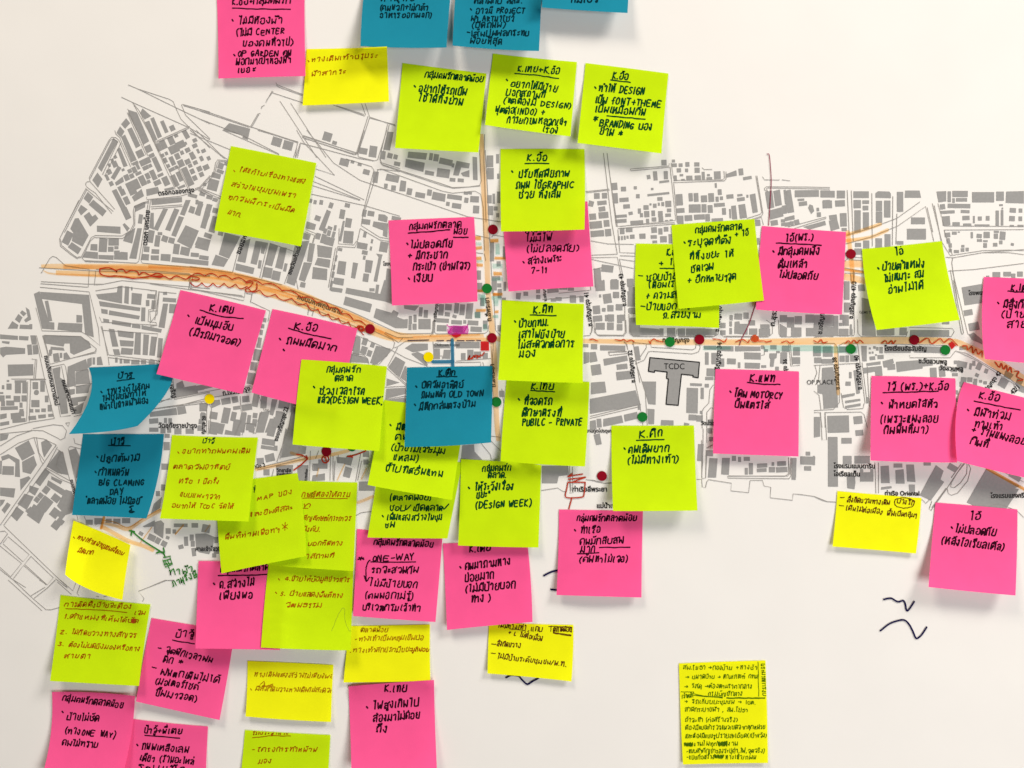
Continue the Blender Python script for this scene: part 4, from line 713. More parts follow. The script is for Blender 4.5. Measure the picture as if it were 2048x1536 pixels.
LAT = dict(A='0 0,3.2 10,6.4 0|1.4 3.6,5.2 3.6', B='0.4 0,0.4 10|0.4 10,5 9.4,4.6 5.6,0.6 5.2,5.8 4,5 0.4,0.2 0', C='5.8 9,3 10,0.2 6,1 1.4,3.4 0,6 1', D='0.4 0,0.4 10|0 10,4.4 9,6 5,4 0.8,0 0', E='5.4 10,0.4 10,0.4 0,5.6 0|0.4 5.2,4.6 5.2', F='5.4 10,0.4 10,0.4 0|0.4 5.2,4.6 5.2',
           G='5.8 8.8,3.2 10,0.2 6,1 1.2,4 0,6 2,5.8 4.6,3.4 4.6', H='0.2 10,0.2 0|5.8 10,5.8 0|0.2 5,5.8 5', I='1 10,1 0', J='4 10,4 2,2.4 0,0 1.6', K='0.4 10,0.4 0|5.4 10,0.6 5,5.8 0', L='0.4 10,0.4 0,5 0', M='0 0,1 10,3.4 3,6 10,7 0', N='0.2 0,0.4 10,5.6 0,5.8 10', O='3 10,0.4 7,0.6 1.8,3 0,5.6 2.4,5.4 8,3 10', P='0.4 0,0.4 10|0 10,4.8 9.6,5.4 6.4,0.6 5',
           R='0.4 0,0.4 10|0 10,4.8 9.6,5 6.4,0.6 5,5.6 0', S='5.2 9,2.6 10,0.4 7.8,2.8 5.4,5.4 3,3 0,0.2 1.2', T='0 10,6 10|3 10,3 0', U='0.2 10,0.6 1.6,3 0,5.4 1.6,5.8 10', V='0 10,3 0,6 10', W='0 10,1.8 0,3.8 7,5.6 0,7.6 10', X='0 10,6 0|6 10,0 0', Y='0 10,3 5,6 10|3 5,2.4 0', Z='0 10,6 10,0 0,6 0')
for k, v in LAT.items():
    g(k, 7.6 if k == 'W' else 7 if k == 'M' else 2 if k == 'I' else 6, v)
g('f', 5, '5 10,2.6 9.6,2 7,1.8 0|0.2 5.4,4 5.8')
g('q', 5, '4 5,1 5,1 2,4 2,4 5,4 -3')
for k, v in {'0': '3 10,0.4 7,0.6 1.8,3 0,5.6 2.4,5.4 8,3 10', '1': '0.4 8,2 10,2 0', '2': '0.4 8,2.6 10,5 8,0 0,5.4 0', '3': '0.4 9,3 10,5 8,2.4 5.4,5.4 3,3 0,0 1', '4': '4 0,4 10,0 3.4,5.6 3.4', '5': '5 10,1 10,0.6 6,3.4 6.4,5 3,3 0,0.2 0.8', '7': '0.2 9.4,2.6 9.8,5 9.6,3.4 4,2.4 0'}.items():
    g(k, 5.4 if k != '1' else 3, v)
g('.', 1.6, '0.4 0.2,1 0.4'); g(',', 1.8, '1 0.8,0.2 -2'); g('-', 4.4, '0.4 4.4,4 4.8'); g('+', 5.6, '2.8 8,2.8 2|0 5,5.6 5.2'); g('*', 5.6, '2.8 9,2.8 2.4|0.2 7.4,5.4 4|5.4 7.6,0.2 3.8')
g('(', 2.6, '2.6 11.6,0.4 8,0.4 2.4,2.4 -2'); g(')', 2.6, '0 11.6,2.2 8,2.2 2.4,0 -2'); g('/', 4, '3.8 11,0.2 -1'); g('"', 3, '0.4 12,0.4 10|2 12,2 10'); g('→', 8, '0 5,7.4 5|5 8,7.6 5,5 2.4'); g('²', 3, '0.2 9.6,1.4 10.8,2.4 9.4,0.2 7.4,2.8 7.4')
g('\u2713', 6, '0 5,1.6 1,5.6 9.6')


def layout(s, r, jit=1.0):
    """text -> polylines in em units (body height 10) and total advance"""
    out, x, edge, up = [], 0.0, 0.0, False
    for ch in s:
        jx, jy = r.uniform(-.35, .35) * jit, r.uniform(-.7, .7) * jit
        if ch in UP:
            for p in UP[ch]:
                out.append(p + (edge + jx, jy))
            up = True
        elif ch in TONE:
            for p in TONE[ch]:
                out.append(p + (edge + jx, jy + (3.2 if up else 0)))
        elif ch in DOWN:
            for p in DOWN[ch]:
                out.append(p + (edge + jx, jy))
        elif ch in G:
            w, ps = G[ch]
            k = 1 + r.uniform(-.16, .16) * jit
            ky = 1 + r.uniform(-.14, .14) * jit
            for p in ps:
                q = p * (k, ky) + r.uniform(-.22, .22) * jit
                q = q + np.array([[r.uniform(-.42, .42), r.uniform(-.42, .42)] for _ in q]) * jit
                out.append(q + (x + jx, jy))
            edge = x + w * k
            x += w * k + 3.2 + r.uniform(-.4, .5) * jit
            up = False
    return out, max(x - 3.2, 1)


def write_line(x0, y0, x1, y1, h, s, r, slant=0.0, jit=1.0):
    """-> polylines in photo pixels"""
    out, adv = layout(s, r, jit)
    L = math.hypot(x1 - x0, y1 - y0)
    u = np.array([x1 - x0, y1 - y0]) / L
    n = np.array([u[1], -u[0]])
    sx, sy = L / adv, h / 10.0
    res = []
    for p in out:
        q = smooth_line(p, 4) if len(p) > 2 else densify(p, 1.5)
        yy = np.where(q[:, 1] > 10, 10 + (q[:, 1] - 10) * 0.72, np.where(q[:, 1] < 0, q[:, 1] * 0.8, q[:, 1]))
        X, Y = q[:, 0] * sx + yy * sy * slant, yy * sy
        res.append(np.array([x0, y0]) + X[:, None] * u + Y[:, None] * n)
    return res


# ------------------------------------------------------------------ sticky notes, bottom of the pile first
GX0, GY0, GST = -260, -320, 4
RAS = np.zeros((560, 680))           # height of the pile so far, per 4 px cell


def ras_get(px, py, rad=1):
    i = np.clip(((py - GY0) / GST).astype(int), 2, RAS.shape[0] - 3)
    j = np.clip(((px - GX0) / GST).astype(int), 2, RAS.shape[1] - 3)
    m = np.zeros(i.shape)
    for a in range(-rad, rad + 1):
        for b in range(-rad, rad + 1):
            m = np.maximum(m, RAS[i + a, j + b])
    return m


def coons(q, bows, u, v):
    q = np.asarray(q, float)
    u, v = u[..., None], v[..., None]
    P = q[0] * (1 - u) * (1 - v) + q[1] * u * (1 - v) + q[2] * u * v + q[3] * (1 - u) * v
    for k, wgt in (('L', (1 - u) * 4 * v * (1 - v)), ('R', u * 4 * v * (1 - v)), ('T', (1 - v) * 4 * u * (1 - u)), ('B', v * 4 * u * (1 - u))):
        if k in bows:
            P = P + wgt * np.array(bows[k], float)
    return P


def blur(e):
    p = np.pad(e, 1, mode='edge')
    return (p[:-2, 1:-1] + p[2:, 1:-1] + p[1:-1, :-2] + p[1:-1, 2:] + 2 * p[1:-1, 1:-1]) / 6


NG = 26
WRITER = {'s': (9.8, 2.6, 0.15), 'n': (11.2, 2.75, 0.15),   # body height, pen width, slant
    'M': (12.6, 3.05, 0.15), 'm': (10.4, 2.65, 0.15), 'o': (7.8, 1.75, 0.30), 'b': (8.4, 1.9, 0.12), 'y': (7.2, 1.5, 0.08)}
note_objs = {}


def note(key, colour, quad, label, lines, c=(0, 0), lift=10, base=0.9, bows=None, twist=0.0, cup=0.0, power=1.7, pen=None, grp=None, who='M', left=0.0, topl=0.0, crease=None):
    bows = dict(bows or {})
    r = random.Random(key)
    for kk in 'LRTB':
        if kk not in bows:
            bows[kk] = (r.uniform(-1.2, 1.2), r.uniform(-1.2, 1.2))
    t = np.linspace(0, 1, NG)
    U, V = np.meshgrid(t, t)
    P = coons(quad, bows, U, V)
    lift *= 1.12 if lift > 9.5 else 0.72
    f = np.clip((V - 0.16) / 0.84, 0, 1) ** power
    prof = base + lift * f * (1 + twist * (U - .5) * 2) + cup * (4 * U * (1 - U)) * f + left * (1 - U) ** 3 * V + topl * (1 - V) ** 3
    prof += 0.25 * np.sin(U * 5 + r.random() * 6) * f
    px, py = P[..., 0], P[..., 1]
    if crease:
        prof += crease[1] * np.abs(U - crease[0])
    under = ras_get(px, py, 1) * 1000
    req = np.where(under > 0, under + 0.5, base)
    e = np.maximum(0, req - prof)
    for _ in range(26):
        e = np.maximum(e, blur(e) * 0.985)
    H = (prof + e) / 1000
    wv = W(px.ravel(), py.ravel(), H.ravel())
    faces = [(a * NG + b, (a + 1) * NG + b, (a + 1) * NG + b + 1, a * NG + b + 1) for a in range(NG - 1) for b in range(NG - 1)]
    o = mesh_obj('sticky_note', wv, faces, M[colour], None, True)
    tag(o, label, 'sticky note', grp or {'pink': 'pink sticky notes', 'lime': 'lime sticky notes', 'blue': 'blue sticky notes', 'yellow': 'yellow sticky notes'}[colour])
    # raise the pile
    tt = np.linspace(0, 1, 130)
    uu, vv = np.meshgrid(tt, tt)
    Q = coons(quad, bows, uu, vv)
    gi = np.clip(uu * (NG - 1), 0, NG - 1.001)
    gj = np.clip(vv * (NG - 1), 0, NG - 1.001)
    HH = bil(H, gi, gj)
    i = np.clip(((Q[..., 1] - GY0) / GST).astype(int), 0, RAS.shape[0] - 1)
    j = np.clip(((Q[..., 0] - GX0) / GST).astype(int), 0, RAS.shape[1] - 1)
    np.maximum.at(RAS, (i, j), HH)
    # writing
    ink = pen or {'pink': 'ink_pink', 'lime': 'ink_lime', 'blue': 'ink_blue', 'yellow': 'pen_orange'}[colour]
    groups = {}
    C = crop(*c, 2048 / 420)
    kk = 2048 / 420
    for ln in lines:
        kind, _, rest = ln.partition(' ')
        mat_key = ink
        extra_pencil = ':pencil' in kind
        w_ = who
        if ':' in kind:
            kind, extra = kind.split(':')
            if extra in WRITER:
                w_ = extra
            else:
                mat_key = extra
        bh, pw, sl = WRITER[w_]
        R = groups.setdefault(mat_key, Ribbons())
        a = rest.split(' ')
        if kind == 'T':
            z = [float(x) for x in a[:4]]
            p = C(z)
            for st in write_line(*p[0], *p[1], bh, ' '.join(a[4:]), r, sl, 1.0 if w_ in 'Mm' else 1.5):
                R.add(st, pw, 0.10)
        elif kind == 'U':
            p = C([float(x) for x in a])
            R.add(smooth_line(densify(smooth_line(p, 6), 6) + np.array([[r.uniform(-.5, .5), r.uniform(-.5, .5)] for _ in densify(smooth_line(p, 6), 6)]), 3), pw * (0.5 if extra_pencil else 0.9), 0.12)
        elif kind == 'B':
            p = C([float(x) for x in a])
            R.add(densify([p[0] + (-1.0, -1.4), p[0] + (1.0, 1.2)], 1.0), pw * 1.15, 0.05)
        elif kind == 'K':      # scribbled out block: cx cy w h
            cx, cy, w, hh = [float(x) for x in a]
            n = 13
            p = C([t2 for q in range(n) for t2 in (cx - w / 2 + w * q / (n - 1) + r.uniform(-4, 4), cy + (hh / 2 if q % 2 else -hh / 2) + r.uniform(-4, 4))])
            R.add(densify(p, 1.5), pw * 1.9, 0.1)
    for mk, R in groups.items():
        if not R.v:
            continue
        v = np.vstack(R.v)
        hh = np.concatenate(R.h)
        # where on the note is each stroke point
        u = np.full(len(v), .5)
        w = np.full(len(v), .5)
        for _ in range(9):
            p0 = coons(quad, bows, u, w)
            d = 1e-3
            pu = (coons(quad, bows, u + d, w) - p0) / d
            pv = (coons(quad, bows, u, w + d) - p0) / d
            det = pu[:, 0] * pv[:, 1] - pu[:, 1] * pv[:, 0]
            q = v - p0
            u = np.clip(u + (q[:, 0] * pv[:, 1] - q[:, 1] * pv[:, 0]) / det, -.3, 1.3)
            w = np.clip(w + (pu[:, 0] * q[:, 1] - pu[:, 1] * q[:, 0]) / det, -.3, 1.3)
        inside = (u > 0.004) & (u < 0.996) & (w > 0.004) & (w < 0.996)
        hz = bil(H, np.clip(u, 0, 1) * (NG - 1), np.clip(w, 0, 1) * (NG - 1)) + 0.00014 + hh
        fc = [f for f in R.f if all(inside[k] for k in f)]
        if not fc:
            continue
        used = sorted({k for f in fc for k in f})
        mp = {k: n for n, k in enumerate(used)}
        wp = W(v[used, 0], v[used, 1], hz[used])
        ob = mesh_obj('handwriting', wp, [tuple(mp[k] for k in f) for f in fc], M[mk], o)
        if mk == 'ink_lime' and ink != 'ink_lime':
            ob['label'] = 'name in thick dark green marker'
    note_objs[key] = o
    return o


def bil(H, gi, gj):
    gi = np.clip(gi, 0, NG - 1.001)
    gj = np.clip(gj, 0, NG - 1.001)
    a, b = gj.astype(int), gi.astype(int)
    fa, fb = gj - a, gi - b
    return H[a, b] * (1 - fa) * (1 - fb) + H[a, b + 1] * (1 - fa) * fb + H[a + 1, b] * fa * (1 - fb) + H[a + 1, b + 1] * fa * fb


# round dot stickers lie on the map, some partly under the notes
DOTS = [
 (986, 459, 'red', 'dark red dot beside the upper end of the vertical orange road'), (1702, 508, 'red', 'dark red dot between a pink and a lime note near the short orange strokes'),
 (740, 658, 'red', 'dark red dot at the end of the red loops along the curved orange road'), (984, 676, 'red', 'dark red dot on the road crossing above the red square'),
 (1399, 679, 'red', 'dark red dot beside a green dot on the orange road above the TCDC building'), (1829, 680, 'red', 'dark red dot on the orange road below the lime note with the curled side'),
 (1204, 952, 'red', 'dark red dot on bare paper by the river bank line'), (653, 903, 'red', 'dark red dot half under a lime note, on the lower diagonal orange road'),
 (974, 577, 'green', 'dark green dot on the vertical orange road near the pink note corner'), (1340, 684, 'green', 'dark green dot on the orange road covering part of its printed name'),
 (1702, 698, 'green', 'dark green dot below the orange road at the top of a side lane'), (1891, 700, 'green', 'dark green dot touching a red diamond mark'),
 (993, 804, 'green', 'dark green dot on the vertical road between a blue and a lime note'), (1285, 834, 'green', 'dark green dot just above the lime note over the river bank'),
 (704, 893, 'green', 'dark green dot almost hidden under a lime note'),
 (419, 798, 'yellow', 'yellow dot on a plain white street under a pink note'), (857, 714, 'yellow', 'yellow dot at the end of the blue felt-tip line')]
NS = 40
ang = np.linspace(0, 2 * math.pi, NS, endpoint=False)
for x, y, c, lab in DOTS:
    rad = 9.9
    ring = W(x + rad * np.cos(ang), y + rad * np.sin(ang), np.full(NS, 0.00095))
    ring2 = W(x + rad * np.cos(ang), y + rad * np.sin(ang), np.full(NS, 0.0008))
    o = mesh_obj('dot_sticker', np.vstack([ring, ring2]), [tuple(range(NS))[::-1]] + [(k, (k + 1) % NS, NS + (k + 1) % NS, NS + k) for k in range(NS)], M['dot_' + c])
    tag(o, lab, 'sticker', c + ' dot stickers on the map')
    i, j = int((y - GY0) / GST), int((x - GX0) / GST)
    RAS[i - 2:i + 3, j - 2:j + 3] = 0.00095


def Q(*a):
    return [(a[k], a[k + 1]) for k in range(0, 8, 2)]


note('C', 'blue', Q(1090, -150, 1262, -140, 1255, 26, 1084, 15), 'blue note cut by the top edge, third and highest of the blue row', ['T 890 25 1140 20 กิมเอ๊ว'], (960, 0), 13)
note('A', 'blue', Q(736, -78, 907, -74, 893, 95, 721, 92), 'blue note at the top edge with two lines in brackets, beside the upper yellow note', ['T 300 12 620 6 ทำพุทธ', 'T 290 100 760 98 (คนพวก+ไม่กล้า', 'T 290 172 790 170 อาหารออกนอก)'], (700, 0), 13, twist=-.1, bows={'L': (-3, 0), 'B': (0, 2)}, who='s')
note('B', 'blue', Q(915, -70, 1085, -62, 1078, 102, 905, 91), 'blue note at the top edge written full, with the word PROJECT', ['T 1215 35 1680 30 คลานกับ สสส.', 'B 1180 92', 'T 1225 130 1700 128 อาจมี PROJECT', 'T 1180 205 1590 205 นำ ARTมาโชว์', 'T 1190 272 1510 272 (ปิดถนน)', 'U 1140 312 1168 318', 'T 1180 352 1740 345 เส้นปูนผลกระทบ', 'T 1170 422 1470 430 น้อยที่สุด'], (700, 0), 13, twist=.08, bows={'B': (0, 2)}, base=1.5, who='s')
note('N2', 'yellow', Q(613, 98, 774, 93, 778, 203, 605, 211), 'yellow note by the top pink note, two thin orange lines of writing', ['B 1058 596', 'T 1085 605 1720 560 ทางเดินเท้าขรุขระ', 'T 1085 745 1415 716 น้ำสากระ:'], (400, 0), 5, who='o')
note('N1', 'pink', Q(433, -18, 609, -22, 611, 152, 437, 157), 'pink note at the top edge with the words CENTER and OP GARDEN', ['T 315 42 880 30 K.อ้อ+กลุ่มคนรัก', 'U 315 80 600 88 880 90', 'B 318 198', 'T 375 235 795 225 ไม่มีห้องน้ำ', 'T 355 350 815 330 (ไม่มี CENTER', 'T 415 450 900 440 ของคนทั่วไป)', 'B 335 538', 'T 370 552 880 542 OP GARDEN คน', 'T 350 630 880 612 นอกมาเข้าห้องน้ำ', 'T 370 706 540 694 เยอะ'], (400, 0), 7, who='n')
note('D', 'lime', Q(805, 126, 973, 147, 957, 305, 790, 296), 'lime note below the blue notes, heading and two green lines, lower half empty', ['T:m 730 752 1290 800 กลุ่มคนรักตลาดน้อย', 'B 632 842', 'T 670 890 1130 930 อยากให้รถเป็น', 'T 665 985 1095 1025 ใช้ได้ทั้งย่าน'], (700, 0), 10)
note('E', 'lime', Q(986, 107, 1154, 124, 1141, 273, 970, 250), 'lime note below the blue notes written full, with DESIGN and INDO in brackets', ['T 365 690 765 722 K.เทย+K.อ้อ', 'U 340 716 560 735 770 766', 'B 263 780', 'T 295 840 745 895 อยากให้มีป้าย', 'T 255 930 630 956 บอกสถานที่', 'T 235 1002 880 1062 (แต่ต้องมี DESIGN)', 'T 145 1100 625 1122 ฟุตต่อ(INDO) +', 'T 265 1195 830 1225 การยกขนหลวกเล่า', 'T 610 1285 745 1296 เรื่อง'], (960, 0), 11, who='n')
note('F', 'lime', Q(1171, 126, 1337, 147, 1323, 307, 1155, 286), 'lime note with FONT + THEME and BRANDING, by the bare upper paper', ['T 1290 765 1435 780 K.อ้อ', 'U 1275 780 1465 803', 'B 1125 855', 'T 1155 886 1595 922 ทำให้ DESIGN', 'T 1125 1000 1760 1045 เป็น fONT+THEME', 'T 1125 1090 1600 1126 เป็นเหมือนกัน', 'U 1240 1130 1610 1162', 'T 1103 1190 1140 1192 *', 'T 1165 1230 1670 1268 BRANDING ของ', 'T 1165 1312 1385 1332 ย่าน *'], (960, 0), 10)
note('G', 'lime', Q(462, 292, 633, 326, 602, 493, 429, 461), 'tilted lime note alone on the upper map, four lines in orange pen', ['B 432 400', 'T 480 405 1115 522 ให้แก้ไขเรื่องทางแสง', 'T 405 546 1015 662 สว่างในชุมชนเพรา:', 'T 370 668 1010 802 ทุกวันนี้กระเป็นมืด', 'T 365 816 490 852 มาก.'], (380, 260), 8, who='o', pen='pen_orange')
note('I', 'pink', Q(1004, 412, 1175, 403, 1187, 573, 1017, 583), 'pink note partly under the lime GRAPHIC note, last line 7-11', ['T 450 998 720 985 กลุ่มคน', 'T 450 1090 695 1075 ไม่มีไฟ', 'T 455 1192 960 1180 (ไม่ปลอดภัย)', 'B 425 1290', 'T 470 1315 795 1272 สว่างเพราะ', 'T 495 1400 650 1392 7-11'], (960, 260), 8, who='n')
note('H', 'lime', Q(1001, 298, 1169, 298, 1169, 459, 1002, 463), 'lime note with the word GRAPHIC, overlapping a pink note', ['T 460 296 645 300 K.อ้อ', 'U 440 325 675 326', 'B 315 406', 'T 380 462 865 456 ปรับทัศนียภาพ', 'T 350 570 905 566 ถนน ใช้GRAPHIC', 'T 375 666 775 660 ช่วย ทั้งเส้น'], (960, 260), 10)
note('J', 'pink', Q(777, 441, 948, 434, 955, 603, 784, 611), 'pink note beside the vertical orange road with a plus sign and bracketed words', ['T:m 580 775 1080 752 กลุ่มคนรักตลาด', 'U 570 810 780 795 970 776', 'T:m 1010 822 1135 822 น้อย', 'U 1010 850 1150 853', 'B 560 915', 'T 590 956 990 945 ไม่ปลอดภัย', 'T 565 1062 945 1056 + มีกระชาก', 'T 615 1172 1165 1162 กระเป๋า (ย่านโจร)', 'B 575 1255', 'T 620 1286 800 1276 เงียบ'], (700, 300), 8)
note('L', 'lime', Q(1014, 752, 1179, 764, 1170, 933, 1001, 923), 'lime note with PUBILC - PRIVATE, under another lime note', ['T 990 1062 1200 1070 K.เทย', 'U 985 1078 1215 1090', 'B 868 1165', 'T 915 1215 1185 1215 ที่จอดรถ', 'T 900 1326 1275 1330 ศึกษาตรงที่', 'T 900 1420 1475 1415 PUBILC - PRIVATE'], (860, 560), 9)
note('K', 'lime', Q(1004, 600, 1168, 608, 1166, 766, 996, 760), 'lime note of four lines whose lower edge covers the PRIVATE note', ['T 1010 322 1190 316 K.คิท', 'U 975 340 1230 348', 'B 830 405', 'T 870 460 1155 446 ป้ายกทม.', 'T 865 566 1305 560 เสาไฟบังป้าย', 'T 855 664 1400 652 ไม่สะดวกต่อการ', 'T 875 756 1030 746 มอง'], (860, 560), 12)
note('M', 'lime', Q(1272, 487, 1440, 490, 1438, 656, 1272, 650), 'lime note with dashes, mostly covered by a tilted lime note', ['T 455 442 560 440 K.อ้อ', 'T 385 546 560 540 + ไอ้', 'U 390 568 530 570', 'U 180 640 222 642', 'T 260 682 560 676 ชอบป้าย', 'T 285 756 570 746 (ตอนเรา', 'T 260 866 590 858 + ความสว', 'U 205 935 242 943', 'T 260 976 680 965 ป้ายบอกทาง', 'T 420 1052 780 1052 ถ.สวยงาม'], (1240, 420), 7, bows={'L': (-2, 0)}, who='n')
note('O', 'pink', Q(1524, 452, 1692, 464, 1684, 629, 1512, 619), 'pink note hanging from the wine-red line, underlined heading in brackets', ['T 1620 306 1880 296 ไอ้(พร.)', 'U 1525 322 1965 343', 'B 1497 405', 'T 1545 440 1940 436 มีกลุ่มคนนั่ง', 'T 1545 566 1815 560 ดื่มเหล้า', 'T 1550 660 1920 682 ไม่ปลอดภัย'], (1240, 420), 9)
note('N', 'lime', Q(1343, 450, 1509, 438, 1528, 601, 1357, 618), 'tilted lime note covering another lime note and the edge of a pink one', ['T:m 735 226 1185 186 กลุ่มคนรักตลาด', 'T:m 1125 270 1250 245 + ไอ้', 'B 630 318', 'T 665 350 1085 320 ระบุจุดที่ตั้ง', 'T 680 486 1100 450 ที่ทิ้งขยะ ให้', 'T 695 610 910 582 ชัดเจน', 'T 660 712 1130 680 + อีกหลายๆจุด'], (1240, 420), 9, who='n')
note('P', 'lime', Q(1724, 498, 1884, 482, 1920, 640, 1753, 660), 'lime note with a bowed side and three lines, above the red diamond mark', ['T 800 1030 870 1012 ไอ้', 'B 628 1155', 'T 670 1172 1075 1140 ป้ายตำแหน่ง', 'T 685 1286 1065 1240 ไม่เหมาะ สม', 'T 725 1400 1060 1350 อ่านไม่ได้'], (1628, 300), 11, bows={'L': (-5, 2), 'R': (-3, 0)}, left=3)
note('Qn', 'pink', Q(1968, 554, 2138, 562, 2140, 732, 1970, 718), 'pink note cut by the side edge of the picture above a stretch of red zigzag', ['T 1925 200 2120 206 K.เตย', 'U 1890 204 1960 214 2080 216', 'B 1797 322', 'T 1850 370 2260 365 มีสิ่งกีดขวาง', 'T 1830 462 2200 462 (ป้ายรถ', 'T 1880 560 2200 560 สายไฟ'], (1628, 540), 11, bows={'L': (-5, 10)}, left=5)
note('R', 'pink', Q(1743, 752, 1911, 757, 1914, 925, 1741, 921), 'pink note with two bracketed groups in the heading, tucked under its pink neighbour', ['T 715 296 1305 286 ไว้ (พร.)+K.อ้อ', 'U 675 318 950 312 1210 303', 'B 663 420', 'T 730 470 1200 460 น้ำหยดใส่หัว', 'T 650 612 1200 606 (เพราะแผงลอย', 'T 680 716 1110 710 กินพื้นที่มา)'], (1628, 720), 12)
note('S', 'pink', Q(1928, 764, 2094, 806, 2080, 962, 1914, 922), 'tilted pink note overlapping its pink neighbour and cut by the side edge', ['T 1605 372 1800 402 K.อ้อ', 'U 1560 400 1780 445 2010 486', 'B 1503 488', 'T 1565 540 1905 582 มีน้ำท่วม', 'T 1560 650 1825 682 ทางเท้า', 'T 1535 702 2040 830 + ร้านแผงลอย', 'T 1520 822 1690 852 กินที่'], (1628, 720), 13, bows={'L': (-9, -12)}, left=4)
note('T', 'pink', Q(1431, 738, 1598, 743, 1597, 913, 1426, 907), 'pink note with MOTORCY, right by the TCDC building', ['T 1560 596 1790 602 K.แพท', 'U 1535 610 1700 626 1855 628', 'B 1370 700', 'T 1410 746 1865 768 โดน MOTORCY', 'T 1410 856 1740 862 บั้นแตรใส่'], (1180, 640), 9)
note('V', 'pink', Q(1118, 1019, 1286, 1022, 1283, 1195, 1113, 1190), 'pink note with an underlined word, joined to the red pen box by a line', ['T:m 1435 886 2010 886 กลุ่มคนรักตลาดน้อย', 'B 1415 978', 'T 1470 1005 1655 1000 ท่าเรือ', 'T 1460 1115 1885 1102 คนมักสับสน', 'U 1655 1145 1950 1146', 'T 1470 1190 1605 1188 มาก', 'U 1435 1208 1645 1198', 'T 1455 1290 1920 1285 (ค้นหาไม่เจอ)'], (860, 860), 8, cup=2, who='n')
note('U', 'lime', Q(1223, 851, 1388, 851, 1395, 1021, 1226, 1022), 'lime note with two green lines over the river bank, lower half blank', ['T 485 1152 700 1132 K.คิก', 'U 455 1172 720 1166', 'B 338 1255', 'T 375 1296 765 1286 คนเดินยาก', 'T 370 1402 860 1388 (ไม่มีทางเท้า)'], (1180, 640), 12)
note('W', 'yellow', Q(1675, 982, 1843, 996, 1832, 1107, 1665, 1093), 'yellow note below the map with one circled word, lower part blank', ['U 255 270 297 268', 'T 325 312 735 342 สิ่งกีดขวางทางเดิน', 'T 805 325 970 338 บางรัก', 'U 785 320 800 285 880 272 960 290 975 325 950 360 870 372 800 350 785 315', 'U 245 345 290 351', 'T 315 392 665 432 เดินไม่ต่อเนื่อง', 'T 715 442 1000 462 พื้นเป็นกลุ่มๆ'], (1628, 940), 4, who='b', pen='pen_brown')
note('X', 'pink', Q(1871, 1005, 2035, 1019, 2031, 1191, 1857, 1174), 'lowest pink note on the river side, alone above the navy waves', ['T 1525 486 1615 484 ไอ้', 'B 1345 562', 'T 1375 606 1765 642 ไม่ปลอดภัย', 'T 1245 716 1850 786 (หลังโอเรียลเต็ล)'], (1628, 940), 12)
note('Y', 'yellow', Q(1358, 1327, 1531, 1321, 1536, 1526, 1366, 1529), 'yellow note alone on bare paper, crammed with small olive writing', [
    'T 615 575 1335 575 สน.โยธา →กองป้าย +ทางช้า', 'T 640 665 1340 660 → ขนาดป้าย → ตามเกณฑ์ กทม', 'T 630 755 1280 760 → วัสดุ →ต้องตามราคากลาง', 'T 860 828 1190 832 กรมบัญชีกลาง', 'T 605 855 710 850 เจ้าหน้า', 'U 585 795 720 795', 'U 720 800 716 825 1000 852', 'U 1040 850 1415 852', 'U 1040 857 1415 857', 'U 722 812 860 838 1000 843', 'U 720 828 1000 846', 'U 1345 500 1350 660 1355 835', 'T 1375 520 1392 830 ประมาณการงบ',
    'T 630 905 1320 915 → รถเก็บขยะชุมชน → เขต,', 'T 635 985 1240 988 สำนักระบายน้ำ , สน.โยธา', 'T 640 1085 1140 1085 ถ้าจะทำ (ก่อสร้างจริง)', 'T 640 1160 1415 1156 ต้องมีแบบสำรวจแนวเขตจากทุกหน่วย', 'T 640 1242 1430 1238 และต้องมีแบบรูปรายละเอียด(เข้าแจ้ง)', 'T 720 1320 940 1318 งานในทุก', 'T 1055 1318 1150 1316 งาน', 'K 668 1308 80 34', 'K 1000 1300 90 40', 'T 650 1390 1410 1386 -แบบสำคัญ(กรองระบุค่า,ไฟ,จุดจริง)', 'T 650 1448 915 1448 -แบบก่อสร้าง', 'K 965 1426 85 32', 'T 1030 1448 1325 1450 ทางเท้า/ถนน'], (1240, 1221), 3, who='y', pen='pen_olive')
note('Z', 'yellow', Q(978, 1245, 1147, 1250, 1143, 1363, 975, 1347), 'yellow note in brown pen below a pink note, navy wave under its edge', ['T 1150 162 1420 190 ไม่มีทางเท้า', 'U 1265 180 1420 195', 'T 1445 200 1580 206 ,แคบ', 'T 1690 206 1865 206 ตลาดน้อย', 'U 1645 155 1865 160', 'U 1670 150 1665 205', 'U 1865 160 1868 210', 'U 1690 215 1760 225 1865 240', 'U 1690 222 1865 248', 'T 1250 232 1580 300 + L ไม่ต่อเนื่อง', 'U 1090 325 1130 330', 'T 1140 346 1365 362 สิ่งกีดขวาง', 'U 1085 415 1125 420', 'T 1145 466 1815 546 ไม่มีป้ายระดับชุมชน/พ.ท.'], (760, 1221), 5, who='b', pen='pen_brown')
note('AA', 'pink', Q(886, 1087, 1054, 1078, 1065, 1244, 894, 1260), 'pink note of four lines between lime and yellow notes, bracketed last lines', ['T 1360 316 1560 300 K.เตย', 'B 1272 462', 'T 1320 490 1755 432 คนมาถามทาง', 'T 1320 600 1590 572 บ่อยมาก', 'T 1325 706 1800 664 (ไม่มีป้ายบอก', 'T 1380 802 1560 786 ทาง )'], (660, 1040), 9, bows={'R': (2, 0)})
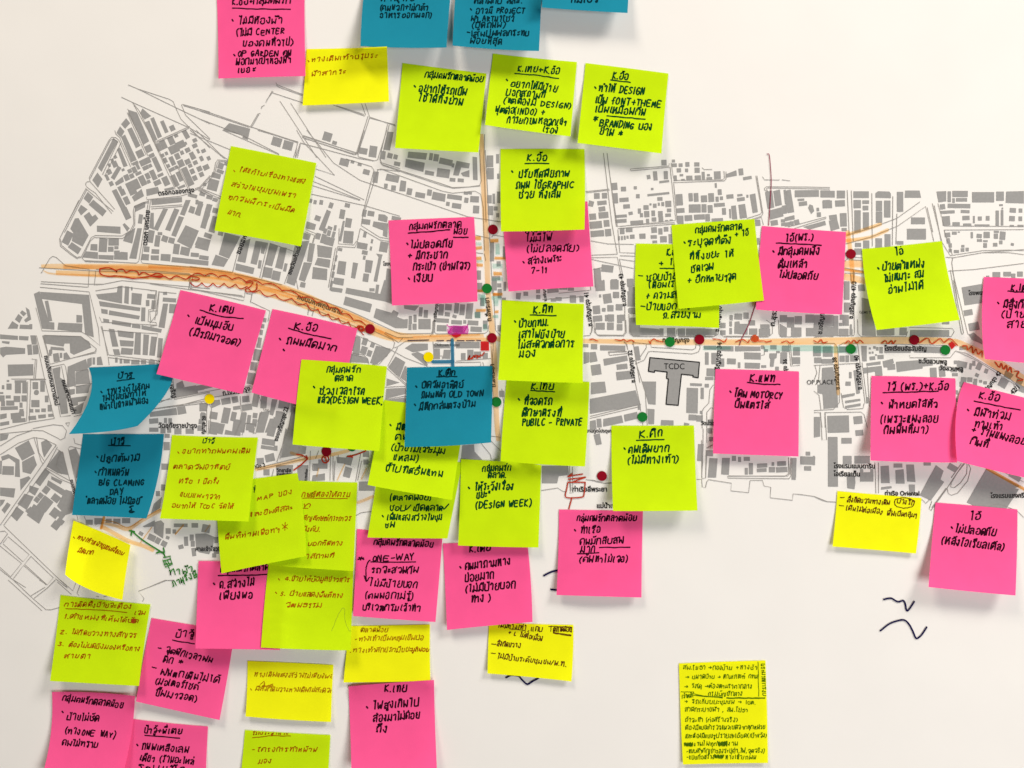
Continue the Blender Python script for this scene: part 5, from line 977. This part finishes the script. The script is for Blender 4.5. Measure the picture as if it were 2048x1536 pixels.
note('BB', 'pink', Q(714, 1058, 885, 1076, 871, 1244, 706, 1232), 'pink note with ONE-WAY underlined, a star and a curved arrow', ['T:m 425 240 1000 266 กลุ่มคนรักตลาดน้อย', 'T 275 405 335 405 *', 'T 415 405 810 384 ONE-WAY', 'U 400 408 620 412 835 410', 'T 405 512 855 518 รถจะสวนกัน', 'T 390 642 840 662 ไม่มีป้ายบอก', 'T 345 762 805 772 (คนนอกไม่รู้)', 'T 315 876 870 892 บริเวณกรมเจ้าท่า', 'U 390 390 362 430 350 500 355 590', 'U 335 545 355 598 385 560'], (660, 1040), 8, who='n')
note('CC', 'yellow', Q(700, 1252, 860, 1249, 861, 1362, 687, 1365), 'yellow note with faint brown writing under the ONE-WAY note', ['T 295 1096 560 1090 ตลาดน้อย', 'T 245 1178 905 1166 -ทางเท้าเป็นหลุมเป็นบ่อ', 'T 195 1292 790 1284 .ทางเท้าสกปรกมีขยะ:', 'T:pen_orange 790 1284 960 1282 มูลฝอย'], (660, 1040), 4, who='o', pen='pen_faint')
note('EE', 'lime', Q(762, 905, 925, 925, 895, 1077, 735, 1075), 'lime note with two tick marks, half covered by a lime note', ['T 975 782 1375 778 (ตลาดน้อย)', 'T 970 882 1130 880 ชอบ', 'T 1130 880 1180 880 ✓', 'T 1200 882 1480 882 เปิดตลาด', 'T 1490 878 1545 872 ✓', 'B 905 938', 'T 945 976 1475 976 เพิ่มแสงสว่างในชุม', 'T 930 1046 1015 1046 ชน'], (580, 840), 8, who='s')
note('DD', 'lime', Q(922, 918, 1083, 930, 1077, 1095, 916, 1091), 'lime note with DESIGN WEEK in its last line, beside the red pen box', ['T:m 510 405 785 392 กลุ่มคนรัก', 'T:m 565 467 745 466 ตลาด.', 'B 380 565', 'T 440 586 810 580 ให้ระวังเรื่อง', 'T 455 665 585 656 ขยะ²', 'T 445 764 985 740 (DESIGN WEEK)'], (860, 860), 9)
note('FF', 'lime', Q(768, 800, 932, 822, 904, 1000, 735, 970), 'lime note under the OLD TOWN blue note, ending in one long green line', ['B 980 50', 'T 1040 100 1230 100 มีตรอก', 'T 1030 190 1220 190 คนที่', 'T 990 292 1500 332 (ป้ายไม่เจาะมุม', 'T 1010 390 1245 402 แหลม)', 'T 930 500 1480 552 ชี้ไปทิศอื่นแทน'], (580, 840), 12, who='n')
note('JJ', 'pink', Q(545, 618, 715, 657, 672, 828, 503, 785), 'tilted pink note with one line under its heading, half under a lime note', ['T 1405 526 1615 552 K.อ้อ', 'U 1350 520 1560 580 1765 620', 'B 1268 625', 'T 1330 666 1805 742 ถนนมืดมาก', 'B 1305 732'], (300, 550), 8)
note('GG', 'lime', Q(603, 719, 774, 733, 759, 902, 585, 889), 'lime note with DESIGN WEEK, overlapping the tilted pink note', ['T:m 360 900 685 902 กลุ่มคนรัก', 'T:m 440 986 610 982 ตลาด', 'B 235 1045', 'T 285 1115 720 1118 ช่วงเวลาโรค', 'T 270 1196 905 1208 แล้ว(DESIGN WEEK)'], (580, 560), 11)
note('HH', 'blue', Q(814, 735, 985, 732, 982, 885, 809, 894), 'blue note with OLD TOWN in the middle of the map', ['T 1450 936 1610 930 K.ติก', 'U 1430 942 1630 942', 'B 1232 1040', 'T 1285 1056 1685 1050 ปิดวันอาทิตย์', 'T 1285 1148 1880 1130 ถนนหน้า OLD TOWN', 'B 1220 1218', 'T 1265 1266 1800 1236 มีตึกกล่มตรงข้าม'], (580, 560), 11, bows={'B': (0, 2)}, cup=1.5, who='n')
note('LL', 'blue', Q(166, 868, 328, 868, 293, 1037, 144, 1030), 'blue note with BIG CLAMING DAY below the curled blue note', ['T 1085 146 1200 146 ป้าจี', 'U 1060 152 1270 154', 'B 950 262', 'T 985 305 1345 302 ปลูกต้นไม้', 'B 932 410', 'T 960 442 1250 440 กำหนดวัน', 'T 960 540 1400 536 BIG CLAMING', 'T 1070 632 1200 626 DAY', 'T 830 716 1380 722 "ตลาดน้อย ไม่ถอย"', 'T 1250 790 1310 786 รู้', 'U 1265 800 1310 797'], (0, 860), 9, bows={'L': (0, 0), 'R': (6, 0)}, who='n')
note('KK', 'blue', Q(177, 735, 338, 727, 275, 852, 138, 868), 'blue note twisted into a slanted curl, its tip lifted off the map', ['T 1150 570 1285 572 ป้าจี', 'U 1140 596 1310 570', 'B 990 703', 'T 1045 726 1460 666 รณรงค์ให้คน', 'T 1000 796 1420 732 ในชุมชนทำให้', 'T 980 876 1445 806 หน้าโบถานน้ำมอง'], (0, 640), 24, bows={'L': (22, -8), 'R': (32, -14), 'B': (8, 3)}, twist=-.25, power=1.4, base=1.2, who='s')
note('II', 'pink', Q(361, 580, 532, 621, 485, 788, 313, 748), 'tilted pink note covering the corner of the curled blue note', ['T 580 346 805 376 K.เตย', 'U 490 340 680 400 910 425', 'B 375 398', 'T 435 472 795 540 เป็นมุมอับ', 'T 385 582 865 690 (มีรถมาจอด)'], (300, 550), 8)
note('RR', 'pink', Q(303, 1236, 470, 1262, 439, 1440, 272, 1403), 'tilted pink note with two dashes, under the pink note with three lines', ['T 1425 260 1590 256 ป้าจู้', 'U 1390 290 1605 326', 'U 1250 365 1280 370', 'T 1315 410 1770 512 จุดพักเวลาฝน', 'T 1300 502 1480 526 ตก *', 'U 1190 550 1232 563', 'T 1265 630 1840 702 ฝนตกเดินไม่ได้', 'T 1225 712 1630 776 (มอเตอร์ไซค์', 'T 1225 826 1620 890 ขึ้นมาจอด)'], (60, 1221), 7, who='n')
note('QQ', 'pink', Q(397, 1122, 572, 1120, 560, 1300, 391, 1297), 'pink note with three visible lines, half under a hanging lime note', ['T:m 295 318 760 290 กลุ่มคนรักตลาด', 'U 275 345 520 345 760 336', 'B 235 428', 'T 290 472 625 446 ค.สว่างไม่', 'T 290 580 605 562 เพียงพอ'], (380, 1080), 12, base=1.6)
note('PP', 'lime', Q(537, 1130, 707, 1130, 701, 1301, 522, 1295), 'lowest of the overlapping lime notes in orange pen, faint pencil curve at its corner', ['B 868 385', 'T 925 396 1550 406 4.ป้ายให้ข้อมูลข่าวสาร', 'B 840 515', 'T 880 542 1480 562 5. ป้ายแสดงพื้นที่ทาง', 'T 930 652 1275 660 วัฒนธรรม', 'U:pencil 1380 890 1440 740 1490 665 1510 690 1510 780 1550 880 1575 885'], (380, 1080), 11, who='o', pen='pen_orange')
note('OO', 'lime', Q(545, 958, 715, 965, 707, 1142, 535, 1130), 'lime note of orange writing mostly behind the MAP note, heading underlined', ['T 1330 750 1790 746 กษณ์ต้องให้ครบ', 'U 1345 762 1780 765', 'T 1340 852 1400 850 ท', 'U 1340 862 1395 862', 'T 1350 976 1800 982 สัญลักษณ์การถาวร', 'T 1350 1082 1510 1086 บังคับ.', 'T 1395 1222 1725 1222 บอกทิศทาง', 'T 1370 1346 1640 1346 ๆสถานที่'], (330, 840), 9, who='o', pen='pen_orange')
note('NN', 'lime', Q(430, 966, 595, 946, 613, 1112, 443, 1147), 'tilted lime note with MAP and a big orange star', ['T 900 782 1240 720 MAP ของ', 'T 830 946 1240 872 และยินดีสละ', 'T 585 1166 1115 1096 พื้นที่ท่านเพื่อทำ', 'U 1172 1000 1168 1078', 'U 1145 1020 1195 1058', 'U 1195 1018 1145 1060', 'U:ink_lime 868 655 872 705 878 640'], (330, 840), 10, who='o', pen='pen_orange', bows={'R': (3, 0)})
note('MM', 'lime', Q(344, 870, 516, 875, 497, 1043, 320, 1037), 'lime note in orange pen with TCDC in the last line, green marker heading', ['T:ink_lime 365 226 475 226 ป้าจี', 'B 130 318', 'T 170 322 815 322 อยากทำถนนคนเดิน', 'T 80 476 625 480 ตลาดวันอาทิตย์', 'T 130 616 525 620 หรือ 1 ปีครั้ง', 'T 140 746 525 772 แบบแพะๆจาก', 'T 60 856 660 862 อยากให้ TCDC จัดให้'], (330, 840), 11, who='o', pen='pen_orange', bows={'L': (2, 0)})
note('UU', 'lime', Q(121, 1190, 301, 1209, 278, 1372, 100, 1362), 'lime note with a numbered list in brown pen, below the folded yellow note', ['T 630 256 1280 276 การติดตั้งป้ายจะต้อง', 'U 640 280 950 292 1240 315', 'T 1310 336 1410 342 เจน', 'T 625 372 1345 416 1.ตำแหน่งที่เห็นได้ชัด', 'T 590 522 1325 562 2. ไม่กีดขวางทางสัญจร', 'T 565 642 1360 692 3. ต้องไม่บดบังมองหรือทาง', 'T 625 757 870 766 สายตา', 'K:pen_red 1302 400 34 34'], (0, 1160), 10, who='o', pen='pen_orange')
note('VV', 'yellow', Q(147, 1041, 261, 1090, 245, 1200, 130, 1149), 'folded yellow note in thin orange pen, its corner over a lime note', ['B 722 1050', 'T 750 1060 1195 1222 ทางเท้าหน้าชุมชนนี้แคบ', 'T 755 1192 900 1218 มืดมาก'], (0, 860), 12, who='o', pen='pen_orange', bows={'B': (-12, 3)}, cup=-3, crease=(0.36, 9))
note('TT', 'pink', Q(258, 1437, 416, 1453, 410, 1610, 240, 1600), 'pink note cut by the bottom edge with a plus sign in its heading', ['T 1110 1192 1475 1202 ป้าจู้+พี่เตย', 'U 1120 1215 1460 1245', 'B 1047 1312', 'T 1090 1352 1540 1388 ถนนเหลือเลน', 'T 1070 1462 1590 1502 เดียว (ร้านอะไหล่', 'T 1050 1562 1500 1582 รถบนท้อ'], (60, 1221), 8, who='n')
note('SS', 'pink', Q(104, 1384, 270, 1392, 240, 1568, 82, 1560), 'pink note cut by the bottom edge with ONE WAY in brackets', ['T:m 315 876 900 950 กลุ่มคนรักตลาดน้อย', 'B 318 990', 'T 360 1062 665 1076 ป้ายไม่ชัด', 'T 340 1196 825 1242 (ทางONE WAY)', 'T 315 1316 655 1336 คนไม่ทราบ'], (60, 1221), 12, bows={'L': (8, 0), 'R': (6, 0), 'T': (0, -3)}, topl=2, who='n')
note('WW', 'yellow', Q(495, 1322, 667, 1330, 662, 1444, 491, 1433), 'yellow note with two thin brown lines and a scribble between them', ['T 330 642 1095 662 ทางเดินแสงสว่างไม่เพียงพอ', 'B 303 770', 'T 345 782 1095 802 มีสิ่งกีดขวางทางเดินไม่สะดวก', 'U 395 722 430 690 440 735 480 738 515 715', 'U 430 715 440 740 500 725 520 742'], (440, 1221), 5, who='o', pen='pen_faint')
note('XX', 'lime', Q(490, 1460, 661, 1470, 652, 1620, 476, 1612), 'lime note cut by the bottom edge in orange pen, heading underlined', ['T 315 1212 670 1206 รถประจำทาง', 'U 315 1240 500 1222 690 1224', 'U 315 1358 335 1359', 'T 365 1376 935 1376 โครงการทำหน้าฟ', 'T 370 1496 500 1490 มอง'], (440, 1221), 9, who='o', pen='pen_orange')
note('YY', 'pink', Q(697, 1373, 868, 1360, 874, 1542, 703, 1548), 'pink note at the bottom edge with three bold lines, below a yellow note', ['T 1605 796 1815 792 K.เทย', 'B 1435 945', 'T 1495 962 1935 930 ไฟสูงเกินไป', 'T 1495 1086 1945 1050 ส่องมาไม่ค่อย', 'T 1525 1188 1630 1186 ถึง'], (440, 1221), 11)

# the green words beside the arrow are written on the sheet
rg = Ribbons()
r9 = random.Random(5)
P = crop(0, 860)
for a in ((1650, 1425, 1880, 1380, 'ท่าน้ำ'), (1690, 1525, 1920, 1430, 'ภานุรังษี')):
    p = P(a[:4])
    for st in write_line(*p[0], *p[1], 10, a[4], r9, 0.1, 1.4):
        rg.add(st, 2.2, 0.1)
o = rg.flat('pen_note', 0.00078, M['pen_green'], sheet)
o['label'] = 'two words in green pen under the arrow'
